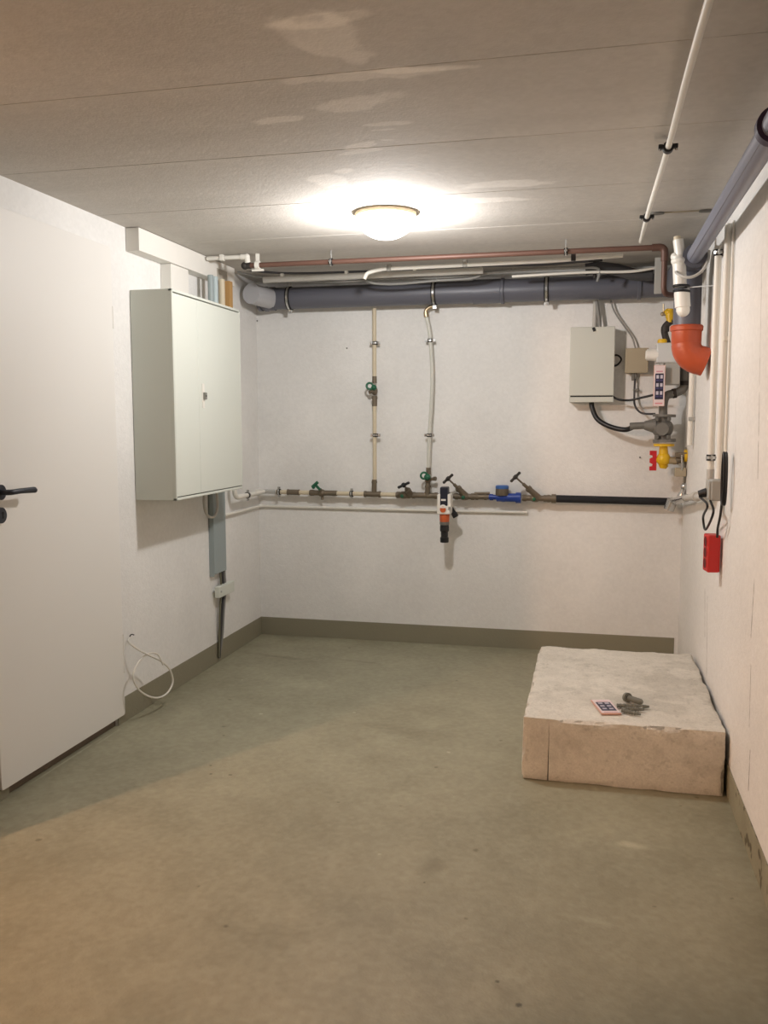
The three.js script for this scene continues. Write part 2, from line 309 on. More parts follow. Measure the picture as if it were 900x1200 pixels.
// ---------- ceiling lamp and hall lamp ----------
function ceilingLamp(name, label, at, power, color, r, glow) {
  const o = thing(name, label, 'lamp', at);
  obj('base_plate', lathe(V(0, 0, 0), Y, [[0, 0], [r * 0.96, 0], [r * 0.98, -0.003], [r * 0.98, -0.013], [r * 0.95, -0.016], [0, -0.016]]), M.cream, o, 'cream rim against the ceiling');
  const prof = []; for (let i = 0; i <= 14; i++) { const a = i / 14 * Math.PI / 2; prof.push([Math.cos(a) * r * 0.94, -0.016 - Math.sin(a) * 0.088]); } prof[14][0] = 0;
  obj('glass_dome', lathe(V(0, 0, 0), Y, prof, 40, 1.2), std({ color: 0xffffff, roughness: 0.4, emissive: color, emissiveIntensity: glow }), o, 'glowing white glass dome');
  const l = new THREE.PointLight(color, power, 0, 2); l.position.set(0, -0.078, 0); l.castShadow = true; l.shadow.radius = 2.2; l.name = 'bulb'; o.add(l);
  return o;
}
ceilingLamp('ceiling_lamp', 'round glowing white dome lamp on the plank ceiling', LAMP, LAMP_POWER, LAMP_COLOR, 0.125, 4);
ceilingLamp('hall_lamp', 'round warm dome lamp on the hallway ceiling', HALL_LAMP, HALL_POWER, HALL_COLOR, 0.125, 4);

// ---------- electrical cabinet ----------
const CX = 0.198, CZ0 = 0.735, CZ1 = 1.484, CY0 = 0.952, CY1 = 1.858;
{ const o = thing('wall_cabinet', 'pale green-grey metal distribution cabinet on the left wall', 'cabinet');
  obj('body', [box(0.001, 0.183, CY0, CY1, CZ0, CZ1, 0.004)], M.cabinet, o);
  obj('frame', [box(0.18, CX, CY1 - 0.012, CY1, CZ0, CZ1, 0.003), box(0.18, CX, CY0, CY0 + 0.012, CZ0, CZ1, 0.003), box(0.18, CX, CY0, CY1, CZ1 - 0.009, CZ1, 0.003), box(0.18, CX, CY0, CY1, CZ0, CZ0 + 0.009, 0.003)], M.cabinet, o);
  obj('gap_liner', box(0.181, 0.186, CY0 + 0.01, CY1 - 0.01, CZ0 + 0.008, CZ1 - 0.008), M.cabinetDark, o);
  const zs = R(235, 540, CX).z;
  obj('door_panel', box(0.186, CX, CY0 + 0.0165, CY1 - 0.017, zs + 0.0006, CZ1 - 0.0095, 0.002), M.cabinet, o);
  const d2 = obj('door_panel', box(0.186, CX, CY0 + 0.0165, CY1 - 0.017, CZ0 + 0.0095, zs - 0.0006, 0.002), M.cabinet, o);
  const lk = R(239, 465, CX + 0.004);
  obj('lock_plate', box(CX, CX + 0.003, lk.y - 0.052, lk.y + 0.06, lk.z - 0.011, lk.z + 0.012, 0.002), M.whitePlastic, d2);
  obj('lock', [box(CX + 0.002, CX + 0.014, lk.y - 0.012, lk.y + 0.02, lk.z - 0.016, lk.z + 0.006, 0.003)], M.steelDull, d2);
  obj('keyhole', disc(V(CX + 0.0142, lk.y + 0.004, lk.z - 0.005), V(1, 0, 0), 0.0045, 0.001, 12), M.keyhole, d2);
  settle(o, V(0, CY0, (CZ0 + CZ1) / 2)); }
// white casings above the cabinet
const bz1 = R(147, 280, 0).z, bx = B(162.5, 268, bz1).x, byb = R(147, 294, 0).y, bz0 = R(275, 330, bx).z;
{ const o = thing('duct_casing', 'long white boxed casing under the ceiling above the cabinet', 'casing');
  obj('boxing', box(0.001, bx, byb, H - 0.002, bz0, bz1, 0.002), M.casing, o);
  const s0 = R(266, 322, bx).z, s1 = R(254, 316, bx).z;
  obj('mortar_patch', box(bx - 0.002, bx + 0.0015, byb + 0.008, byb + 0.06, Math.min(s0, s1), Math.max(s0, s1), 0.001), std({ color: 0xbdb7ac, roughness: 0.95, bumpMap: fineBump, bumpScale: 0.002 }), o, 'bare grey mortar patch');
  settle(o, V(0, byb, (bz0 + bz1) / 2));
  const vz1 = R(188, 322, 0).z, vx = B(200.5, 322, vz1).x, vz0 = R(221, 330, vx).z;
  const p = obj('upright_casing', box(0.001, vx, CY1 + 0.001, byb - 0.001, vz0, vz1, 0.002), M.casing);
  tag(p, 'short white upright casing standing on top of the cabinet', 'casing');
  const items = [['cable_conduit', 'pale blue conduit rising from the cabinet top', 252, M.paleBlue, 0.016], ['cable_conduit', 'grey conduit rising beside the pale blue one', 247, M.duct, 0.014], ['cable_conduit', 'ivory conduit rising between the blue conduit and the wooden batten', 260, M.ivory, 0.016]];
  for (const [n, l, px, m, r] of items) { const q = R(px, 345, 0.09); tag(obj(n, cyl(V(0.09, CY1 - 0.0005, q.z), V(0.09, byb + 0.0005, q.z), r), m), l, 'conduit'); }
  const q = R(268, 350, 0.1); tag(obj('wooden_batten', box(0.08, 0.115, CY1 + 0.0005, byb - 0.0005, q.z - 0.02, q.z + 0.02, 0.002), M.wood), 'raw wooden batten jammed under the white casing', 'batten');
}

// ---------- back wall drain pipe ----------
function clampRing(parent, c, dir, r, toWall, len, opts = {}) {
  const w = opts.w || 0.018, lug = opts.lug || 0.012;
  const side = dir.clone().cross(toWall).normalize();
  const cl = obj('pipe_clamp', [band(c, dir, r + 0.003, r + 0.0062, w * 0.55), cyl(c.clone().addScaledVector(toWall, r), c.clone().addScaledVector(toWall, len), 0.0035, 0.0035, 10), ...[-1, 1].map(s => cbox(c.clone().addScaledVector(side, s * (r + lug * 0.6 + 0.002)), Math.abs(side.x) > 0.5 ? lug : (Math.abs(dir.x) > 0.5 ? w : 0.008), Math.abs(side.y) > 0.5 ? lug : (Math.abs(dir.y) > 0.5 ? w : 0.008), Math.abs(side.z) > 0.5 ? lug : (Math.abs(dir.z) > 0.5 ? w : 0.008), 0.001))], M.zinc, parent);
  obj('rubber_lining', band(c, dir, r, r + 0.004, w * 1.15), M.rubber, cl);
  for (const s of [-1, 1]) obj('screw', hexnut(c.clone().addScaledVector(side, s * (r + lug * 0.7 + 0.002)).addScaledVector(toWall, -0.007), toWall, 0.004, 0.006), M.zinc, cl);
  return cl;
}
const DY = 1.998, DZ = 0.105, DR = 0.061, XD = V(1, 0, 0), ZD = V(0, 0, 1), BACK = V(0, 0, -1), UP = V(0, 1, 0), DOWN = V(0, -1, 0), RIGHT = V(1, 0, 0), LEFT = V(-1, 0, 0);
{ const o = thing('drain_pipe', 'thick dark grey drain pipe along the top of the back wall', 'pipe');
  const xe = W - 0.085;
  obj('pipe_section', pipe([V(B(302, 340, DZ + DR).x, DY, DZ), V(xe - 0.02, DY, DZ), V(xe, DY, DZ + 0.02), V(xe, DY, 0.72)], DR, 0.09, 28), M.pvc, o);
  const xat = px => B(px, 340, DZ + DR).x;
  for (const [a, b] of [[553, 590], [702, 752]]) { const x0 = xat(a), x1 = xat(b); obj('socket', lathe(V(x0, DY, DZ), XD, [[DR, 0], [DR + 0.004, 0], [DR + 0.004, x1 - x0 - 0.02], [DR + 0.009, x1 - x0 - 0.016], [DR + 0.009, x1 - x0 - 0.002], [DR + 0.005, x1 - x0], [DR, x1 - x0]], 32), M.pvc, o); }
  const x0 = xat(318); obj('socket', lathe(V(x0, DY, DZ), V(-1, 0, 0), [[DR, 0], [DR + 0.005, 0], [DR + 0.005, 0.04], [DR + 0.009, 0.045], [DR + 0.009, 0.06], [DR, 0.06]], 32), M.pvc, o);
  for (const px of [335.5, 507, 640]) clampRing(o, V(xat(px), DY, DZ), XD, DR, BACK, DZ, { w: 0.022, lug: 0.02 });
  settle(o, V(W / 2, DY, DZ));
  // pale end piece that turns out of the wall on the left
  const e = thing('drain_bend', 'pale grey plastic bend capping the left end of the drain pipe', 'pipe fitting');
  const er = DR * 0.93, p0 = V(xat(300), DY - 0.002, DZ), p1 = V(0.14, DY - 0.002, DZ), p2 = V(0.09, DY + 0.005, DZ + 0.2);
  obj('bend', [pipe([p0, p1, p2], er, 0.1, 28)], M.pvcLight, e);
  obj('collar', band(V(xat(301), DY - 0.002, DZ), XD, er - 0.002, DR + 0.004, 0.02), M.pvc, e);
  settle(e, p1); }

// ---------- pipes hung from the ceiling ----------
const GZ = 0.82, cop = (px, py) => B(px, py, GZ);
const CYc = cop(388, 307).y;
{ const o = thing('gas_pipe', 'brown copper pipe hung just under the ceiling and turning down', 'pipe');
  const xl = cop(287, 310).x, xr = cop(779, 300).x, yb = cop(779, 345).y, r = 0.0125;
  obj('pipe_section', pipe([V(xl, CYc, GZ), V(xr, CYc, GZ), V(xr, yb, GZ), V(xr + 0.1, yb + 0.004, GZ - 0.1)], r, 0.035, 18), M.copper, o);
  for (const [px] of [[388], [663]]) clampRing(o, V(cop(px, 300).x, CYc, GZ), XD, r, UP, H - CYc - 0.001, { w: 0.014, lug: 0.01 });
  obj('elbow', pipe([V(xr - 0.055, CYc, GZ), V(xr, CYc, GZ), V(xr, CYc - 0.06, GZ)], r + 0.004, 0.035, 18), M.copper, o);
  obj('end_fitting', [ball(V(xl, CYc, GZ), 0.019), cyl(V(xl, CYc, GZ), V(xl + 0.03, CYc, GZ), 0.016)], M.darkIron, o, 'dark tarnished end fitting');
  obj('bracket_plate', box(xr - 0.038, xr - 0.006, yb + 0.01, yb + 0.17, GZ - 0.05, GZ - 0.045, 0.001), M.gasGrey, o, 'pale grey bracket plate behind the drop');
  settle(o, V((xl + xr) / 2, CYc, GZ));
  const b = thing('branch_pipe', 'short white pipe with elbow under the ceiling above the cabinet end', 'pipe');
  const a0 = cop(237, 298), a1 = cop(291, 300); a0.y = a1.y = Math.min(a1.y, H - 0.016);
  obj('pipe_section', pipe([V(Math.max(a0.x, bx + 0.01), a1.y, GZ + 0.02), V(a1.x - 0.01, a1.y, GZ + 0.02)], 0.0105), M.whitePlastic, b);
  obj('elbow', [ball(V(a1.x, a1.y, GZ + 0.02), 0.015), cyl(V(a1.x - 0.03, a1.y, GZ + 0.02), V(a1.x, a1.y, GZ + 0.02), 0.014), cyl(V(a1.x, a1.y, GZ + 0.02), V(a1.x, CYc + 0.015, GZ + 0.01), 0.014)], M.whitePlastic, b);
  obj('clip', [box(cop(262, 298).x - 0.01, cop(262, 298).x + 0.01, a1.y - 0.014, H - 0.001, GZ + 0.006, GZ + 0.034, 0.002)], M.whitePlastic, b);
  settle(b, V(a1.x, a1.y, GZ));
  const w = thing('pipe_clip', 'white plastic clip holding the dark end of the copper pipe', 'clip');
  const wx = cop(302, 310).x; obj('clip_body', [band(V(wx, CYc, GZ), XD, r, r + 0.008, 0.022), box(wx - 0.008, wx + 0.008, CYc + r + 0.004, H - 0.001, GZ - 0.006, GZ + 0.006), cyl(V(wx - 0.03, CYc - 0.024, GZ), V(wx + 0.03, CYc - 0.024, GZ), 0.006)], M.whitePlastic, w); settle(w, V(wx, CYc, GZ)); }
{ const z = 0.6, q = (px, py) => B(px, py, z);
  const o = thing('white_conduit', 'slim white conduit bending up beside the copper pipe', 'conduit');
  obj('tube', pipe([q(427, 327), q(430, 320), q(446, 315.5), q(640, 306), q(730, 299.5)], 0.0095, 0.04), M.whitePlastic, o);
  for (const px of [456, 545, 672]) { const t = (px - 446) / (730 - 446), p = q(px, 315.5 - t * 16); obj('clip', [box(p.x - 0.011, p.x + 0.011, p.y - 0.013, Math.min(H - 0.001, p.y + 0.02), z - 0.013, z + 0.013, 0.002)], px === 456 || px === 545 ? M.steelDull : M.darkIron, o); }
  settle(o, q(446, 315.5));
  const z2 = 0.42, q2 = (px, py) => B(px, py, z2);
  const d = thing('grey_conduit', 'light grey rigid conduit above the drain pipe', 'conduit');
  const yy = Math.min(q2(310, 328).y, 2.085), a = q2(309, 328), b = q2(566, 317);
  obj('tube', cyl(V(a.x, a.y, z2), V(b.x, b.y, z2), 0.0165), M.conduit, d);
  for (const px of [331, 406, 486]) { const t = (px - 309) / (566 - 309), p = q2(px, 328 - 11 * t); obj('clip', [box(p.x - 0.008, p.x + 0.008, p.y + 0.01, p.y + 0.028, z2 - 0.012, z2 + 0.012, 0.002)], M.whitePlastic, d); }
  settle(d, a);
  const z3 = 0.36, q3 = (px, py) => B(px, py, z3);
  const specs = [
    ['thin grey cable drooping between conduit and drain pipe', M.greyCable, 0.006, [[276, 318], [300, 324], [330, 326], [400, 330], [450, 326], [520, 325], [566, 321], [600, 316]]],
    ['pale cable slung low over the drain pipe', M.greyCable, 0.0065, [[424, 322], [432, 330], [452, 333], [510, 329], [560, 324], [567, 318], [563, 312]]],
    ['dark cable running along the ceiling corner from the casing', M.darkCable, 0.006, [[272, 315], [330, 320], [430, 318], [560, 312], [640, 310], [690, 306]]],
    ['grey cable running behind the white conduit to the meter box', M.greyCable, 0.007, [[566, 320], [620, 316], [680, 314], [702, 316], [700, 330]]],
    ['white cable running above the drain pipe towards the corner', M.whitePlastic, 0.007, [[600, 324], [650, 321], [690, 319], [740, 318], [768, 314]]]];
  for (const [l, m, r, pts] of specs) tag(obj('cable', cable(pts.map(([x, y], i) => q3(x, y)), r), m), l, 'cable');
  const bd = thing('pipe_bracket', 'dark iron bracket with black lagged bend above the drain pipe', 'bracket');
  const e = (px, py) => B(px, py, 0.3);
  obj('lagged_bend', cable([e(686, 316), e(700, 314), e(722, 316), e(745, 322), e(765, 322)], 0.03, 16), M.darkCable, bd);
  obj('strap', [cyl(e(697, 303), e(697, 326), 0.008), cyl(e(690, 306), e(706, 305), 0.006)], M.darkIron, bd); settle(bd, e(700, 314)); }

// white pipe on the ceiling with two clamps, strap
{ const o = thing('ceiling_pipe', 'thin white plastic pipe running along the ceiling beside the grey pipe', 'pipe');
  const y = H - 0.03, pts = [[840, -30], [831, 0], [808, 80], [783, 173], [758, 255], [751, 283]].map(([a, b]) => C(a, b, y));
  obj('pipe_section', cable([V(2.15, y, 4.6), V(2.149, y, 3.9), ...pts], 0.0088, 16), M.whitePlastic, o);
  for (const i of [3, 4]) { const p = pts[i]; const cl = obj('pipe_clamp', [band(p, ZD, 0.009, 0.0155, 0.024), cyl(V(p.x, p.y + 0.012, p.z), V(p.x, H - 0.001, p.z), 0.004), ...[-1, 1].map(s => cbox(V(p.x + s * 0.021, p.y + 0.003, p.z), 0.013, 0.012, 0.018, 0.002))], M.blackPlastic, o); for (const s of [-1, 1]) obj('screw', disc(V(p.x + s * 0.023, p.y - 0.005, p.z), UP, 0.004, 0.006, 10), M.zinc, cl); }
  settle(o, pts[3]);
  const a = C(770, 249, H), b = C(826, 249, H);
  const s = thing('ceiling_strap', 'thin flat metal strap with two dark end plates on the ceiling', 'strap');
  obj('strip', box(a.x, b.x, H - 0.004, H - 0.0005, a.z - 0.006, a.z + 0.006), M.beigeBox, s);
  for (const p of [a, b]) obj('end_plate', (() => { const g = new THREE.CylinderGeometry(1, 1, 0.006, 20); g.scale(0.028, 1, 0.018); g.translate(p.x, H - 0.004, a.z); return g; })(), M.castGrey, s);
  settle(s, V((a.x + b.x) / 2, H, a.z)); }

// ---------- right-hand drain: pipe along the wall, stack, orange bend ----------
const PX = 2.345, PY = 1.972, PR = 0.0315, SX = 2.336, SZ = 0.93, SR = 0.057;
{ const o = thing('wall_drain_pipe', 'blue-grey drain pipe hung along the top of the right wall', 'pipe');
  obj('pipe_section', cyl(V(PX, PY, 1.06), V(PX, PY, 6.29), PR, PR, 28), M.pvcBlue, o);
  const cp = R(893, 150, PX); clampRing(o, V(PX, PY, 2.72), ZD, PR, RIGHT, W - PX - 0.001, { w: 0.03, lug: 0.016 });
  obj('clamp_band', band(V(PX, PY, 2.72), ZD, PR, PR + 0.011, 0.035), M.purple, o, 'dark purple rubber band');
  obj('seam', box(PX - PR * 0.72 - 0.001, PX - PR * 0.72 + 0.001, PY - PR * 0.72, PY - PR * 0.72 + 0.002, 1.1, 6.2), M.pvc, o);
  settle(o, V(PX, PY, 1.1));
  const s = thing('drain_stack', 'dark grey vertical drain pipe above the orange bend', 'pipe');
  const yt = B(805, 318, SZ).y, yo = B(805, 384, SZ).y;
  obj('pipe_section', cyl(V(SX, yo - 0.03, SZ), V(SX, yt, SZ), SR, SR, 30), M.pvc, s);
  obj('upper_bend', [pipe([V(SX, yt - 0.02, SZ), V(SX, PY, SZ), V(PX, PY, 1.08)], SR * 0.86, 0.06, 28)], M.pvc, s);
  obj('socket_ring', [torus(V(SX, yt, SZ), UP, SR + 0.002, 0.007), torus(V(PX, PY, 1.06), ZD, PR + 0.008, 0.007)], M.pvcBlue, s, 'paler socket rim');
  settle(s, V(SX, yo, SZ));
  const e = thing('orange_bend', 'glossy orange-red plastic drain bend turning into the right wall', 'pipe fitting');
  const r = 0.062;
  obj('socket', lathe(V(SX, yo - 0.075, SZ), UP, [[r - 0.004, 0], [r, 0.01], [r + 0.001, 0.058], [r + 0.006, 0.062], [r + 0.007, 0.078], [r + 0.003, 0.084], [SR + 0.001, 0.084]], 36), M.orangePipe, e);
  { const pts = []; const cx = SX + 0.072, cy = yo - 0.07, rad = 0.072; for (let k = 0; k <= 8; k++) { const a = Math.PI + k / 8 * 1.42; pts.push(V(cx + Math.cos(a) * rad, cy + Math.sin(a) * rad, SZ + k * 0.001)); } const l = pts[8]; pts.push(V(l.x + 0.022, l.y - 0.008, l.z)); obj('bend', pipe(pts, r, 0.001, 30), M.orangePipe, e); }
  settle(e, V(SX, yo - 0.15, SZ));
}
// white siphon
{ const z = 1.06, q = (px, py) => B(px, py, z), o = thing('siphon_trap', 'white plastic siphon tube hanging in front of the grey stack', 'siphon');
  const t = q(796, 285), m = q(797, 338), b = q(801, 362);
  obj('upper_tube', [pipe([q(794, 300), q(796, 310), q(797, 336)], 0.027, 0.01, 20), ball(q(795.5, 306), 0.032, 1, 0.7, 1)], M.whiteGlossy, o);
  obj('top_fitting', [pipe([q(794.5, 281), q(796, 292), q(797, 304)], 0.021, 0.02, 18), ball(q(791, 301), 0.018)], M.whiteGlossy, o);
  obj('sealing_plug', [cyl(q(793.5, 277), q(794.5, 288), 0.014, 0.018), ball(q(797, 286), 0.012)], M.ivory, o, 'tan plug at the top');
  obj('lower_tube', [pipe([q(799, 340), q(800, 360)], 0.0315, 0.01, 20), pipe([q(800, 352), q(800.5, 365)], 0.0275, 0.01, 20), ball(q(800.5, 363.5), 0.0275)], M.whiteGlossy, o);
  for (const [px, py] of [[798.5, 335.5], [799, 341.5]]) obj('ring', torus(q(px, py), V(0.05, 1, 0), 0.031, 0.0055), M.blackPlastic, o, 'black clamp ring');
  settle(o, b);
  const w = tag(obj('wire', cable([q(806, 337), B(830, 335, 1.15), R(842, 335, W - 0.002)], 0.002, 6), M.gasWhite), 'thin wire from the siphon rings to the right wall', 'wire');
  const hose = tag(obj('grey_hose', cable([B(790, 312, 0.98), B(796, 322, 1.12), B(808, 325, 1.14), B(821, 319, 1.14), B(829, 307, 1.14), R(831, 294, 2.4)], 0.006, 10), M.conduit), 'thin pale grey hose looping round the grey stack', 'hose'); }

// ---------- risers on the back wall ----------
function cl(parent, px, py, z, dir, r) { return clampRing(parent, B(px, py, z), dir, r, BACK, z - 0.001, { w: 0.016, lug: 0.014 }); }
function ballValveHandle(o, parent, c, out, up, m) {    // ring-shaped handle
  obj('handle', [torus(c.clone().addScaledVector(out, 0.0), out, 0.014, 0.004, 20, 8), cyl(c.clone().addScaledVector(up, -0.014), c.clone().addScaledVector(up, 0.014), 0.0035)], m, parent, 'green handle'); }
const PZ = 0.055;
{ const o = thing('water_riser', 'ivory plastic riser pipe with a green-handled valve midway', 'pipe');
  const r = 0.0115, x = B(439, 470, PZ).x;
  const y = py => B(439, py, PZ).y, f = (py0, py1) => cyl(V(x, y(py0), PZ), V(x, y(py1), PZ), r);
  obj('pipe_section', [f(361.5, 441)], M.ivory, o); obj('pipe_section', [f(475, 562)], M.ivory, o);
  cl(o, 439.5, 402, PZ, UP, r); cl(o, 440, 510, PZ, UP, r);
  settle(o, V(x, y(562), PZ));
  const v = thing('stop_valve', 'brass stop valve with green ring handle midway up the ivory riser', 'valve');
  const c = V(x, y(458), PZ);
  obj('valve_body', [cyl(V(x, y(441), PZ), V(x, y(449), PZ), 0.013), ball(c, 0.02, 0.9, 1.3, 1), cyl(V(x, y(464), PZ), V(x, y(476), PZ), 0.0145), hexnut(V(x, y(466), PZ), UP, 0.018, 0.016), cyl(c, c.clone().add(V(-0.02, -0.006, 0.03)), 0.009), hexnut(c.clone().add(V(-0.024, -0.008, 0.012)), V(1, 0.3, 0), 0.011, 0.014)], M.brass, v);
  const hc = c.clone().add(V(-0.02, 0.026, 0.034)); obj('handle', [torus(hc, V(0.4, 0.2, 1), 0.018, 0.006, 20, 8), ball(hc.clone().add(V(0.022, -0.008, -0.01)), 0.016)], M.green, v, 'green ring handle');
  settle(v, c);
}
{ const o = thing('water_riser', 'translucent white plastic riser pipe with a brass elbow at its top', 'pipe');
  const r = 0.011, q = (px, py) => B(px, py, PZ);
  obj('pipe_section', cable([q(500, 372), q(503, 386), q(504.5, 400), q(506.5, 440), q(505.5, 475), q(503.5, 505), q(502, 549)], r, 14), M.paleTube, o);
  cl(o, 504, 399, PZ, UP, r); cl(o, 503, 510, PZ, UP, r);
  obj('elbow', [pipe([q(499.5, 371), q(498.5, 364), q(503, 360), q(511, 358)], 0.011, 0.02), cyl(q(499.7, 371.5), q(499, 366), 0.0145), hexnut(q(510, 358), V(1, 0.2, 0), 0.013, 0.014)], M.brightBrass, o, 'shiny brass elbow');
  settle(o, q(502, 549));
  const v = thing('stop_valve', 'brass stop valve with green handle at the foot of the white riser', 'valve');
  const c = q(501.5, 562);
  obj('valve_body', [cyl(q(502, 548), q(502, 556), 0.0135), ball(c, 0.021, 0.85, 1.2, 1), cyl(q(501.5, 566), q(501, 577), 0.0145), hexnut(q(501.5, 570), UP, 0.019, 0.013), cyl(c, q(509, 561), 0.009), disc(q(509.5, 561), V(1, 0, 0.4), 0.012, 0.014)], M.brass, v);
  obj('handle', [torus(q(498, 557).add(V(0, 0, 0.03)), V(0.3, 0, 1), 0.018, 0.006, 20, 8), ball(q(501.5, 559).add(V(0, 0, 0.02)), 0.019), cyl(q(501, 560), q(500, 560).add(V(0, 0, 0.03)), 0.008)], M.green, v, 'green handle');
  settle(v, q(501, 577)); }

// ---------- horizontal water main ----------
const mainY = px => 577 + (px - 350) * 0.0245;      // photo row of the pipe's axis
const Q = (px, dy = 0, dz = 0) => B(px, mainY(px) + dy, PZ).add(V(0, 0, dz));
const seg = (a, b, r) => cyl(Q(a), Q(b), r);
{ const o = thing('water_main', 'white horizontal water pipe with brass couplings along the back wall', 'pipe');
  const r = 0.0125, corner = V(0.055, Q(327).y, PZ), a = R(275, 579, 0.055), top = R(270, 566, 0.055);
  obj('pipe_section', [pipe([Q(299), corner, V(0.055, corner.y, a.z), V(0.055, 1.2, a.z + 0.01)], 0.0135, 0.05)], M.whitePlastic, o);
  obj('pipe_section', [cyl(Q(300), Q(324), 0.0125)], M.zinc, o, 'galvanised section');
  for (const [a1, b1] of [[324, 337], [351, 363], [395, 427], [446, 464]]) obj('pipe_section', seg(a1, b1, r), M.ivory, o);
  obj('coupling', [seg(337, 351, 0.0165), disc(Q(337.5), XD, 0.018, 0.006), disc(Q(350.5), XD, 0.018, 0.006)], M.brass, o);
  obj('tee', [seg(427, 446, 0.016), disc(Q(428), XD, 0.0185, 0.012), disc(Q(445), XD, 0.0185, 0.012), cyl(Q(438.5), B(438.7, 562, PZ), 0.0145), disc(B(438.7, 565, PZ), UP, 0.0165, 0.012)], M.brass, o);
  obj('tee', [seg(482, 513, 0.0165), hexnut(Q(485), XD, 0.021, 0.016), hexnut(Q(511), XD, 0.021, 0.016), cyl(Q(501), B(501, 576.5, PZ), 0.018)], M.brass, o);
  obj('coupling', [seg(557, 573, 0.015), hexnut(Q(559), XD, 0.02, 0.014), hexnut(Q(569), XD, 0.019, 0.014), cyl(Q(556, -4), Q(574, -4.5), 0.007)], M.brass, o);
  for (const px of [290]) { const p = V(0.055, corner.y, R(px, 578, 0.055).z); const c = clampRing(o, p, ZD, 0.0135, LEFT, 0.054, { w: 0.016, lug: 0.014 }); }
  for (const px of [327, 412]) clampRing(o, Q(px), XD, 0.0135, BACK, PZ - 0.001, { w: 0.016, lug: 0.014 });
  settle(o, Q(400)); }
{ const v = thing('stop_valve', 'brass stop valve with dark green lever on the white water pipe', 'valve');
  obj('valve_body', [seg(363, 395, 0.016), hexnut(Q(366), XD, 0.02, 0.02), hexnut(Q(392), XD, 0.018, 0.02), ball(Q(377), 0.023, 1.2, 0.95, 1), cyl(Q(378), Q(376, -4, 0.02), 0.012), cyl(Q(377), Q(378, 8), 0.008)], M.brass, v);
  obj('handle', [cyl(Q(376, -4, 0.018), Q(372, -9, 0.026), 0.008), cyl(Q(367.5, -7, 0.026), Q(374, -13, 0.026), 0.0095), ball(Q(369, -7, 0.026), 0.011)], M.green, v, 'dark green handle');
  settle(v, Q(377)); }
function slantValve(label, x0, x1, base, hx, hy, m, capMat) {
  const v = thing('slanted_valve', label, 'valve');
  const h = B(hx, hy, PZ + 0.075), b = Q(base), d = h.clone().sub(b).normalize(), L = h.distanceTo(b);
  obj('valve_body', [seg(x0, x1, 0.016), hexnut(Q(x0 + 3), XD, 0.021, 0.018), hexnut(Q(x1 - 3), XD, 0.021, 0.018), ball(Q((x0 + x1) / 2), 0.024, 1.4, 0.9, 1), cyl(b, b.clone().addScaledVector(d, L * 0.42), 0.018, 0.016), hexnut(b.clone().addScaledVector(d, L * 0.44), d, 0.019, 0.018), cyl(b, b.clone().addScaledVector(d, L * 0.68), 0.010, 0.009)], M.brass, v);
  obj('drain_screw', ball(Q((x0 + x1) / 2 - 1, 1, 0.022), 0.011), M.green, v, 'green drain screw');
  const st = obj('spindle', cyl(b.clone().addScaledVector(d, L * 0.6), h, 0.005), M.brass, v);
  const side = d.clone().cross(V(0, 0, 1)).normalize();
  obj('handle', [cyl(h.clone().addScaledVector(side, -0.03), h.clone().addScaledVector(side, 0.03), 0.0075), disc(h, d, 0.012, 0.016), ball(h.clone().addScaledVector(side, 0.03), 0.0085), ball(h.clone().addScaledVector(side, -0.03), 0.0085)], capMat, v, 'T-shaped handle');
  settle(v, Q((x0 + x1) / 2)); }
slantValve('slanted brass valve with a short black T handle left of the filter', 464, 482, 482, 473, 568.5, 0, M.blackPlastic);
slantValve('slanted brass valve with T handle between the filter and blue meter', 532, 557, 547, 525, 561, 0, M.darkIron);
slantValve('slanted brass valve with T handle between blue meter and black pipe', 612, 642, 632, 604, 559, 0, M.darkIron);
